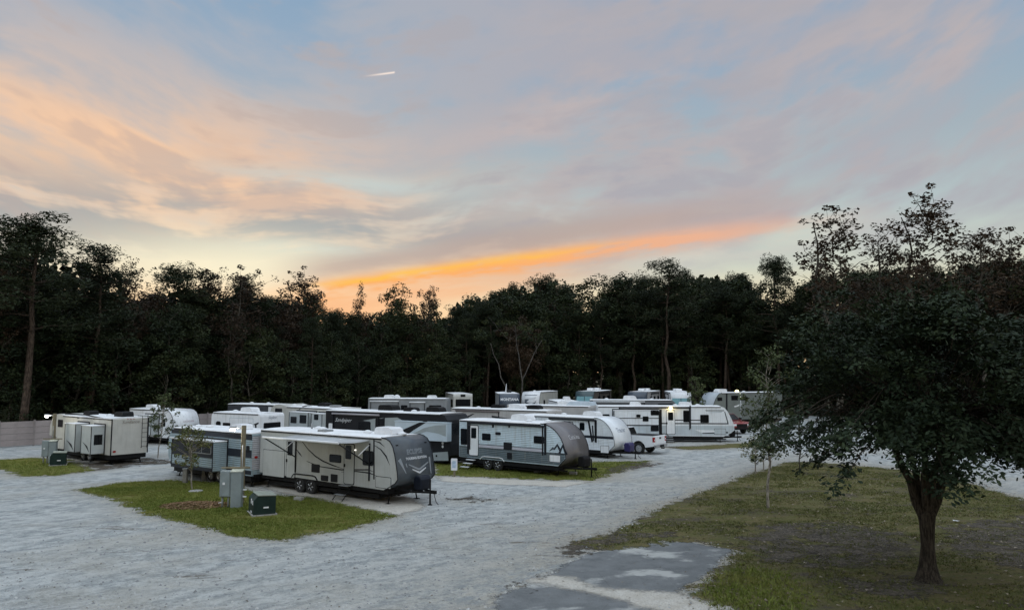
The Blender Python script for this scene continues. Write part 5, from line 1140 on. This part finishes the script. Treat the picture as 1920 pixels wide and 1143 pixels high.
def proto(kind, seed):
    rng = np.random.default_rng(seed*77+{'pine': 1, 'hard': 2, 'red': 3, 'sparse': 4, 'under': 5}[kind]); b = MB(); C_, R_ = [], []
    if kind == 'pine':
        H = 20.0; top = limb(b, rng, (0, 0, -.2), (rng.normal(0, .5), rng.normal(0, .5), H*.97), .24, .04, 8, .03, 7)
        z0 = H*rng.uniform(.30, .48)
        for i in range(40):
            t = rng.random()**.75; z = z0+(H-z0)*t; w_ = (1-t)**.45*3.3+.6; w_ *= rng.uniform(.5, 1.15); a = rng.random()*6.283
            base = Vector((0, 0, z)); tip = Vector((math.cos(a)*w_, math.sin(a)*w_, z+rng.uniform(-.1, .9)))
            limb(b, rng, base, tip, .06, .015, 3, .15, 4)
            for k in range(3):
                f = rng.uniform(.55, 1.05); C_.append(base.lerp(tip, f)+Vector(rng.normal(0, .35, 3))); R_.append(rng.uniform(.55, 1.1))
        for k in range(6): C_.append(Vector((rng.normal(0, .5), rng.normal(0, .5), H*rng.uniform(.94, 1.0)))); R_.append(.6)
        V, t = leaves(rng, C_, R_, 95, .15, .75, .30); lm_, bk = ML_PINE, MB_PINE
    elif kind in ('hard', 'red'):
        H = 16.0; limb(b, rng, (0, 0, -.2), (rng.normal(0, .4), rng.normal(0, .4), H*.85), .22, .04, 7, .05, 7); zc = H*.62
        for i in range(80):
            d = rng.normal(size=3); d /= np.linalg.norm(d); rad = rng.random()**.4; p = Vector((d[0]*3.6*rad, d[1]*3.6*rad, zc+d[2]*H*.37*rad))
            p.x *= 1-.3*max(0, (p.z-zc)/(H*.38)); C_.append(p); R_.append(rng.uniform(.55, 1.15))
            if i % 3 == 0: limb(b, rng, (0, 0, max(H*.25, p.z-1.6)), p, .06, .015, 3, .12, 4)
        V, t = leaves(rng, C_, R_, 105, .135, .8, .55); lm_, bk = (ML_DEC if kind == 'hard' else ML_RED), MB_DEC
    elif kind == 'under':
        H = 8.0; limb(b, rng, (0, 0, -.2), (rng.normal(0, .3), 0, H*.8), .11, .03, 5, .06, 6)
        for i in range(55):
            z = H*rng.uniform(.1, 1.0); w_ = 2.6*math.sin(math.pi*min(.97, .12+z/H*.85))**.7*rng.random()**.5; a = rng.random()*6.283
            C_.append(Vector((math.cos(a)*w_, math.sin(a)*w_, z))); R_.append(rng.uniform(.5, 1.0))
            if i % 3 == 0: limb(b, rng, (0, 0, z*.7), C_[-1], .03, .01, 2, .1, 4)
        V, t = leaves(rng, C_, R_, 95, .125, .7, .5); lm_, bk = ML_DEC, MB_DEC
    else:   # thin leafed hardwood, twigs showing
        H = 20.0; tp = limb(b, rng, (0, 0, -.2), (rng.normal(0, .5), rng.normal(0, .5), H*.94), .2, .03, 10, .03, 6)
        for i in range(34):
            z = H*rng.uniform(.45, .95); a = rng.random()*6.283; t_ = (z/H-.45)/.5; w_ = rng.uniform(1.0, 3.0)*(1-t_*.55)
            base = Vector((0, 0, z)); tip = Vector((math.cos(a)*w_, math.sin(a)*w_, min(H, z+w_*rng.uniform(.6, 1.3))))
            pts_ = limb(b, rng, base, tip, .05, .012, 4, .12, 4)
            for k in range(4):
                q_ = base.lerp(tip, rng.uniform(.4, 1.0)); e_ = q_+Vector(rng.normal(0, .5, 3))+Vector((0, 0, .3)); b.tube(q_, e_, .018, .008, 3, cap=False); C_.append(e_); R_.append(rng.uniform(.25, .5))
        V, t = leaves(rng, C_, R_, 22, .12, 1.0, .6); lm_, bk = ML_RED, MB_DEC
    tm = b.mesh('trunk', bk, fix=False); return tm, tri_mesh('crown', None, V, t, lm_), H
def get(kind, i):
    k = (kind, i)
    if k not in PROTO: PROTO[k] = proto(kind, i)
    return PROTO[k]
def tree(name, label, cat, p, h, kind, i, rz, group=None, wide=1.0):
    tm, cm, H = get(kind, i); s = h/H
    r = tag(empty(name, p, rz), label, cat, group); r.scale = (s*wide, s*wide, s)
    for n_, me in (('trunk', tm), ('crown', cm)):
        o = bpy.data.objects.new(n_, me); COL.objects.link(o); o.parent = r
    return r
SKY = [(-200, 450), (0, 462), (60, 455), (110, 482), (140, 512), (180, 495), (230, 545), (300, 520), (340, 515), (390, 520), (420, 530), (460, 520), (500, 555), (565, 530), (610, 570), (660, 575), (740, 545), (800, 550), (850, 570), (900, 545), (960, 535), (1020, 516), (1080, 520), (1150, 514), (1220, 520), (1250, 508), (1320, 506), (1400, 518), (1450, 505), (1490, 532), (1530, 515), (1570, 500), (1680, 500), (1740, 505), (1850, 490), (1920, 470), (2150, 450)]
def sky_y(px): return float(np.interp(px, [s[0] for s in SKY], [s[1] for s in SKY]))
rt = random.Random(11)
LINE = [(-66, 44), (-44, 66), (-30, 82), (-8, 108), (16, 116), (40, 113), (54, 95), (66, 74), (78, 52)]
def along(step):
    acc = 0.0
    for (x0, y0), (x1, y1) in zip(LINE[:-1], LINE[1:]):
        L = math.hypot(x1-x0, y1-y0); t = acc
        while t < L: yield x0+(x1-x0)*t/L, y0+(y1-y0)*t/L, -(y1-y0)/L, (x1-x0)/L; t += step
        acc = t-L
def zone(x):
    return ('left', 'tall dark tree in the woods behind the board fence', 'trees behind the fence') if x < 560 else (('mid', 'tall dark tree in the woods behind the middle trailers', 'trees behind the middle rows') if x < 1100 else ('right', 'tall dark tree in the woods behind the far row and the right lawn', 'trees behind the right side'))
cnt = 0
for row, (off, step, hm) in enumerate(((1.5, 4.4, .88), (6.5, 3.9, .97), (12, 3.9, 1.0), (18, 4.4, 1.0))):
    for x, y, nx, ny in along(step):
        x += nx*off+rt.uniform(-1.3, 1.3); y += ny*off+rt.uniform(-1.3, 1.3)
        px, _ = px_of((x, y, 8))
        if px < -90 or px > 2010: continue
        zt = z_at(sky_y(px)+4, y)*rt.uniform(.87, 1.0)*hm
        z_ = zone(px); q = rt.random()
        if z_[0] == 'left': kind = 'pine' if q < .45 else ('hard' if q < .72 else ('red' if q < .88 else 'sparse'))
        elif z_[0] == 'mid': kind = 'pine' if q < .5 else ('hard' if q < .9 else 'red')
        else: kind = 'pine' if q < .6 else 'hard'
        nm = 'pine_tree' if kind == 'pine' else 'hardwood_tree'
        wd = {'pine': ' pine', 'hard': ' leafy hardwood', 'red': ' russet hardwood', 'sparse': ' thin leafed hardwood'}[kind]
        tree(nm, z_[1].replace(' tree', wd), 'tree', (x, y, 0), zt, kind, rt.randrange(4), rt.uniform(0, 6.28), z_[2]+', '+kind, rt.uniform(.95, 1.3)); cnt += 1
for x, y, nx, ny in along(4.0):
    x += nx*rt.uniform(-.2, 2.5)+rt.uniform(-1.5, 1.5); y += ny*rt.uniform(-.2, 2.5)
    px, _ = px_of((x, y, 4))
    if px < -60 or px > 1980: continue
    if 840 < px < 1420 and rt.random() < .55: continue
    z_ = zone(px)
    tree('understory_tree', 'low leafy understory tree at the edge of the woods'+{'left': ' behind the fence', 'mid': ' behind the middle rows', 'right': ' on the right'}[z_[0]], 'tree', (x, y, 0), rt.uniform(5, 10), 'under', rt.randrange(3), rt.uniform(0, 6.28), 'understory '+z_[0], 1.15)
# distinct skyline trees
for px, yt, Y, kind, i, wide, lb in ((58, 424, 66, 'pine', 0, 1.75, 'tallest round crowned pine at the left edge of the skyline'), (182, 482, 72, 'pine', 1, 1.6, 'bushy pine rising right of the tall left edge pine'), (248, 500, 78, 'sparse', 0, .9, 'small thin leafed tree between two pines at the left'),
        (338, 506, 84, 'pine', 2, 1.5, 'dark round pine rising above the boxy white trailer'), (395, 503, 86, 'sparse', 1, 1.4, 'thin crowned tree in the sunset glow left of centre'), (455, 509, 88, 'sparse', 2, 1.5, 'thin crowned tree with glow through its leaves above the beige fifth wheel'),
        (565, 516, 96, 'sparse', 3, 1.6, 'lone see-through crown under the left end of the orange band'), (672, 542, 104, 'sparse', 0, .7, 'small pointed thin tree under the orange band'), (740, 533, 104, 'hard', 1, .9, 'round leafy crown just right of the small pointed thin tree'), (800, 538, 106, 'sparse', 1, .9, 'pale thin crowned tree beside the round leafy crown'),
        (1455, 494, 112, 'pine', 3, 1.0, 'pine with upswept tufts left of the big lawn tree'), (1250, 504, 114, 'pine', 1, 1.3, 'broad dark pine crown above the long white trailer'),
        (1565, 400, 84, 'sparse', 2, 1.6, 'tall thin leafed tree rising behind the left part of the big lawn tree'), (1660, 432, 88, 'sparse', 0, 1.4, 'middle thin leafed tree above the big lawn tree'), (1745, 374, 80, 'sparse', 3, 1.5, 'tallest thin leafed tree on the right with forked pale trunk'), (1830, 430, 84, 'sparse', 1, 1.5, 'thin leafed tree right of the tallest one'), (1895, 440, 86, 'sparse', 2, 1.4, 'thin leafed tree at the right edge of the picture')):
    p = atdepth(px, Y, 14); p.z = 0; tree('skyline_tree', lb, 'tree', p, z_at(yt, Y), kind, i, rt.uniform(0, 6.28), None, wide)
for px, yt, Y in ((1050, 516, 118), (1110, 517, 122), (1165, 511, 120), (1205, 522, 123), (1390, 514, 120), (1420, 522, 118), (1490, 528, 116), (1528, 512, 112), (1600, 500, 100), (1690, 500, 98), (1640, 505, 97), (1800, 495, 92), (1870, 480, 90), (960, 530, 118), (905, 541, 118)):
    p = atdepth(px, Y, 14); p.z = 0; z_ = zone(px); tree('hardwood_tree', z_[1].replace(' tree', ' leafy hardwood'), 'tree', p, z_at(yt, Y), 'hard', rt.randrange(4), rt.uniform(0, 6.28), z_[2]+', hard', 1.25)
# bare forked tree in front of the dark woods
b = MB(); rg = np.random.default_rng(31); p = atdepth(978, 103, 0); p.z = 0; rt_ = tag(empty('bare_tree', p), 'pale bare forked tree before the dark woods behind the blue nosed fifth wheel', 'tree')
limb(b, rg, (0, 0, 0), (.1, 0, 5.2), .13, .10, 4, .03); limb(b, rg, (.1, 0, 5), (-.9, 0, 12.5), .10, .04, 5, .05); limb(b, rg, (.1, 0, 5), (2.8, 0, 10.5), .09, .04, 5, .05); limb(b, rg, (-1.0, .3, 0), (-4.2, .2, 10.0), .12, .04, 6, .04); limb(b, rg, (2.0, 0, 8.6), (1.9, 0, 10.8), .05, .02, 3, .05)
for i in range(14): q_ = Vector((rg.uniform(-4, 2.6), rg.normal(0, .3), rg.uniform(9, 12))); limb(b, rg, q_, q_+Vector(rg.normal(0, 1.0, 3))+Vector((0, 0, .8)), .03, .01, 3, .1, 4)
b.build('trunk', MB_GREY, rt_, fix=False)
V, t = leaves(rg, [Vector((rg.uniform(-6, 4), rg.normal(0, .8), rg.uniform(10.2, 13))) for _ in range(30)], [.7]*30, 40, .16, .5); o = bpy.data.objects.new('crown', tri_mesh('crown', None, V, t, ML_DEC)); COL.objects.link(o); o.parent = rt_
# solid depth of the wood behind
rg = np.random.default_rng(8); cs, rs = [], []
for x, y, nx, ny in along(1.6):
    for k in range(15):
        off = rg.uniform(16, 30); X_, Y_ = x+nx*off+rg.normal(0, 1), y+ny*off+rg.normal(0, 1); px, _ = px_of((X_, Y_, 8))
        if px < -150 or px > 2070: continue
        glow = 280 < px < 860
        ht = z_at(sky_y(px)+ (48 if glow else 26), Y_)
        cs.append((X_, Y_, ht*rg.random()**1.1)); rs.append(rg.uniform(1.6, 2.8))
for x, y, nx, ny in along(1.3):
    for k in range(8):
        off = rg.uniform(20, 30); X_, Y_ = x+nx*off, y+ny*off; px, _ = px_of((X_, Y_, 8))
        if -150 < px < 2070: cs.append((X_+rg.normal(0, 1), Y_, rg.uniform(0, 9))); rs.append(rg.uniform(1.6, 2.6))
for px in range(620, 2050, 9):
    for k in range(5): q_ = atdepth(px, 158+rg.uniform(-3, 3), 6); cs.append((q_.x, q_.y, rg.uniform(0, 16))); rs.append(rg.uniform(1.8, 2.8))
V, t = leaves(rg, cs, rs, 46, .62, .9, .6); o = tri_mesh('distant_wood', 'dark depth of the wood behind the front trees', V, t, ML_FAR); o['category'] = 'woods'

# ------------------------------------------------------------------ the big lawn tree
rg = np.random.default_rng(21); p = G(1741, 1088); big = tag(empty('lawn_tree', p), 'large dark broad crowned tree standing on the right lawn', 'tree')
k0 = p.y*CP/F_PX; b = MB(); 
b.lathe([(.42, -.05), (.30, .12), (.235, .45), (.21, 1.0), (.20, 1.6), (.21, 1.85), (.12, 2.1)], n=14)
for v_i, v_ in enumerate(b.v): b.v[v_i] = (v_[0]+.03*math.sin(v_[2]*3+v_[0]*8)+.02*v_[2], v_[1]+.025*math.cos(v_[2]*2.3+v_[1]*9), v_[2])
zc = 5.55; Rx, Rz = 4.15, 3.0; Cs, Rs = [], []
mains = [(-1.1, .3, 4.6), (.6, -.4, 4.8), (1.7, .6, 4.7), (-.2, 1.0, 5.2), (-.4, -.9, 4.8), (.3, .2, 6.2)]
forks = []
for (x, y, z) in mains:
    pt_ = limb(b, rg, (.03+x*.05, y*.05, 1.75), (x, y, z), .15 if abs(x) > .5 else .09, .06, 6, .06, 8); forks.append(pt_[-1]); forks.append(pt_[-2])
sp_c, sp_d = [], []
for i in range(1250):
    d = rg.normal(size=3); d /= np.linalg.norm(d); rad = (.22+.78*rg.random())**.5
    lump = 1+.13*math.sin(3*math.atan2(d[1], d[0])+1)+.12*math.sin(5*d[2]+2*d[0])+.11*math.sin(8*d[0]+5*d[2]+1)
    q_ = Vector((d[0]*Rx*rad*lump+.15, d[1]*Rx*.95*rad*lump, zc+d[2]*(Rz if d[2] > 0 else 2.6)*rad*lump))
    if q_.z < 3.1+.5*rg.random(): q_.z += .5+.6*rg.random()
    if math.hypot(q_.x, q_.y) < 1.9 and q_.z < 3.9: q_.z += .9
    if mnoise.noise(q_*.75) < -.10+.10*rg.random(): continue
    q_.x += .25
    o_ = Vector((d[0], d[1], d[2]*.35+rg.normal(0, .25)-.12)).normalized(); o_ = (o_+Vector(rg.normal(0, .35, 3))).normalized()
    sp_c.append(q_); sp_d.append(o_)
    if i % 3 == 0:
        f_ = min(forks, key=lambda f: (f-q_).length); limb(b, rg, f_, q_, .03, .008, 3, .15, 4)
    if i % 2 == 0: b.tube(q_-o_*.45, q_+o_*.45, .009, .004, 3, cap=False)
for i in range(60):   # drooping outer sprays
    a = rg.random()*6.283; Rr = Rx*rg.uniform(.6, 1.12); q_ = Vector((math.cos(a)*Rr, math.sin(a)*Rr, rg.uniform(3.1, 4.8))); sp_c.append(q_); sp_d.append(Vector((math.cos(a), math.sin(a), -.6)).normalized()); limb(b, rg, Vector((q_.x*.65, q_.y*.65, q_.z+.8)), q_, .025, .006, 3, .1, 4)
b.build('trunk', MB_OAK, big, fix=False)
per = 105; nS = len(sp_c); N = nS*per; c_ = np.repeat(np.array(sp_c), per, 0); d_ = np.repeat(np.array(sp_d), per, 0)
sd_ = np.cross(d_, [0, 0, 1.0]); sd_ /= np.linalg.norm(sd_, axis=1)[:, None]+1e-6; up_ = np.cross(sd_, d_)
u = rg.uniform(-.55, .6, N); wv = rg.normal(0, 1, N)*(.24-.16*np.abs(u)); hv = rg.normal(0, .07, N)
pos = c_+d_*u[:, None]+sd_*wv[:, None]+up_*hv[:, None]; pos[:, 2] -= .25*u**2*(u > 0)
t_ = d_*.7+sd_*np.sign(wv)[:, None]*.7+rg.normal(0, .45, (N, 3)); t_ /= np.linalg.norm(t_, axis=1)[:, None]
nn_ = up_+rg.normal(0, .55, (N, 3)); b_ = np.cross(nn_, t_); b_ /= np.linalg.norm(b_, axis=1)[:, None]; s_ = rg.uniform(.045, .10, N)[:, None]
V = np.stack([pos-t_*s_, pos+b_*s_*.48, pos+t_*s_, pos-b_*s_*.48], 1); t = np.repeat(rg.random(nS), per)*.55+rg.random(N)*.45
o = bpy.data.objects.new('crown', tri_mesh('crown', None, V, t, ML_OAK)); COL.objects.link(o); o.parent = big
# ------------------------------------------------------------------ saplings
def sapling(label, px, py, top, spread, n, lm_, seed, size=.06, per=26, low=.35, lean=0.0, bk=MB_PALE, Y=None, group=None):
    rg = np.random.default_rng(seed); p = G(px, py) if Y is None else Vector((*atdepth(px, Y, 2).xy, 0)); H = z_at(top, p.y); r = tag(empty('sapling', p), label, 'tree', group); b = MB()
    limb(b, rg, (0, 0, -.05), (lean, 0, H*.95), .055*max(.7, H/6), .015, 7, .04, 7); Cs, Rs = [], []
    for i in range(n):
        t_ = rg.random(); z = H*(low+(1-low)*t_); w_ = spread*(math.sin(math.pi*min(.98, .15+.8*t_))**.6)*rg.random()**.5; a = rg.random()*6.283
        q_ = Vector((lean*z/H+math.cos(a)*w_, math.sin(a)*w_, z)); Cs.append(q_); Rs.append(rg.uniform(.16, .36)*max(.8, H/6)); limb(b, rg, (lean*(z-.3)/H, 0, max(H*low*.7, z-w_*.7)), q_, .014, .005, 2, .1, 4)
    b.build('trunk', bk, r, fix=False); V, t = leaves(rg, Cs, Rs, per, size, .8, .55); o = bpy.data.objects.new('crown', tri_mesh('crown', None, V, t, lm_)); COL.objects.link(o); o.parent = r; return r
ML_SAPD = leaf_mat('young_oak_leaves', (.05, .065, .028), (.08, .10, .04), (.12, .135, .06))
sapling('slender sapling with pale leaning trunk left of the big lawn tree', 1440, 952, 655, 1.25, 75, ML_SAPD, 51, .065, 40, .33, .25)
sapling('short sapling at the gravel edge left of the slender one', 1417, 888, 822, .95, 26, ML_SAP, 52, .06, 24, .4)
sapling('thin sapling just behind the short one at the gravel edge', 1432, 880, 826, .8, 20, ML_SAP, 53, .06, 22, .4)
sapling('dark bushy sapling half hidden by the left side of the big tree', 1500, 884, 742, 1.4, 55, ML_OAK, 54, .07, 40, .25, .1, MB_DEC)
sapling('young tree with olive leaves on the lawn island before the blue grey trailer', 360, 917, 800, 1.05, 46, ML_SAP, 55, .06, 34, .42, -.3)
sapling('young tree beside the white trailer at the fence', 296, 858, 738, 1.0, 42, ML_SAPD, 56, .075, 34, .3, .35)
sapling('young leafy tree before the white motorhome in the far row', 1305, 830, 708, 1.2, 46, ML_SAPD, 57, .10, 30, .35, 0, MB_DEC, Y=78)
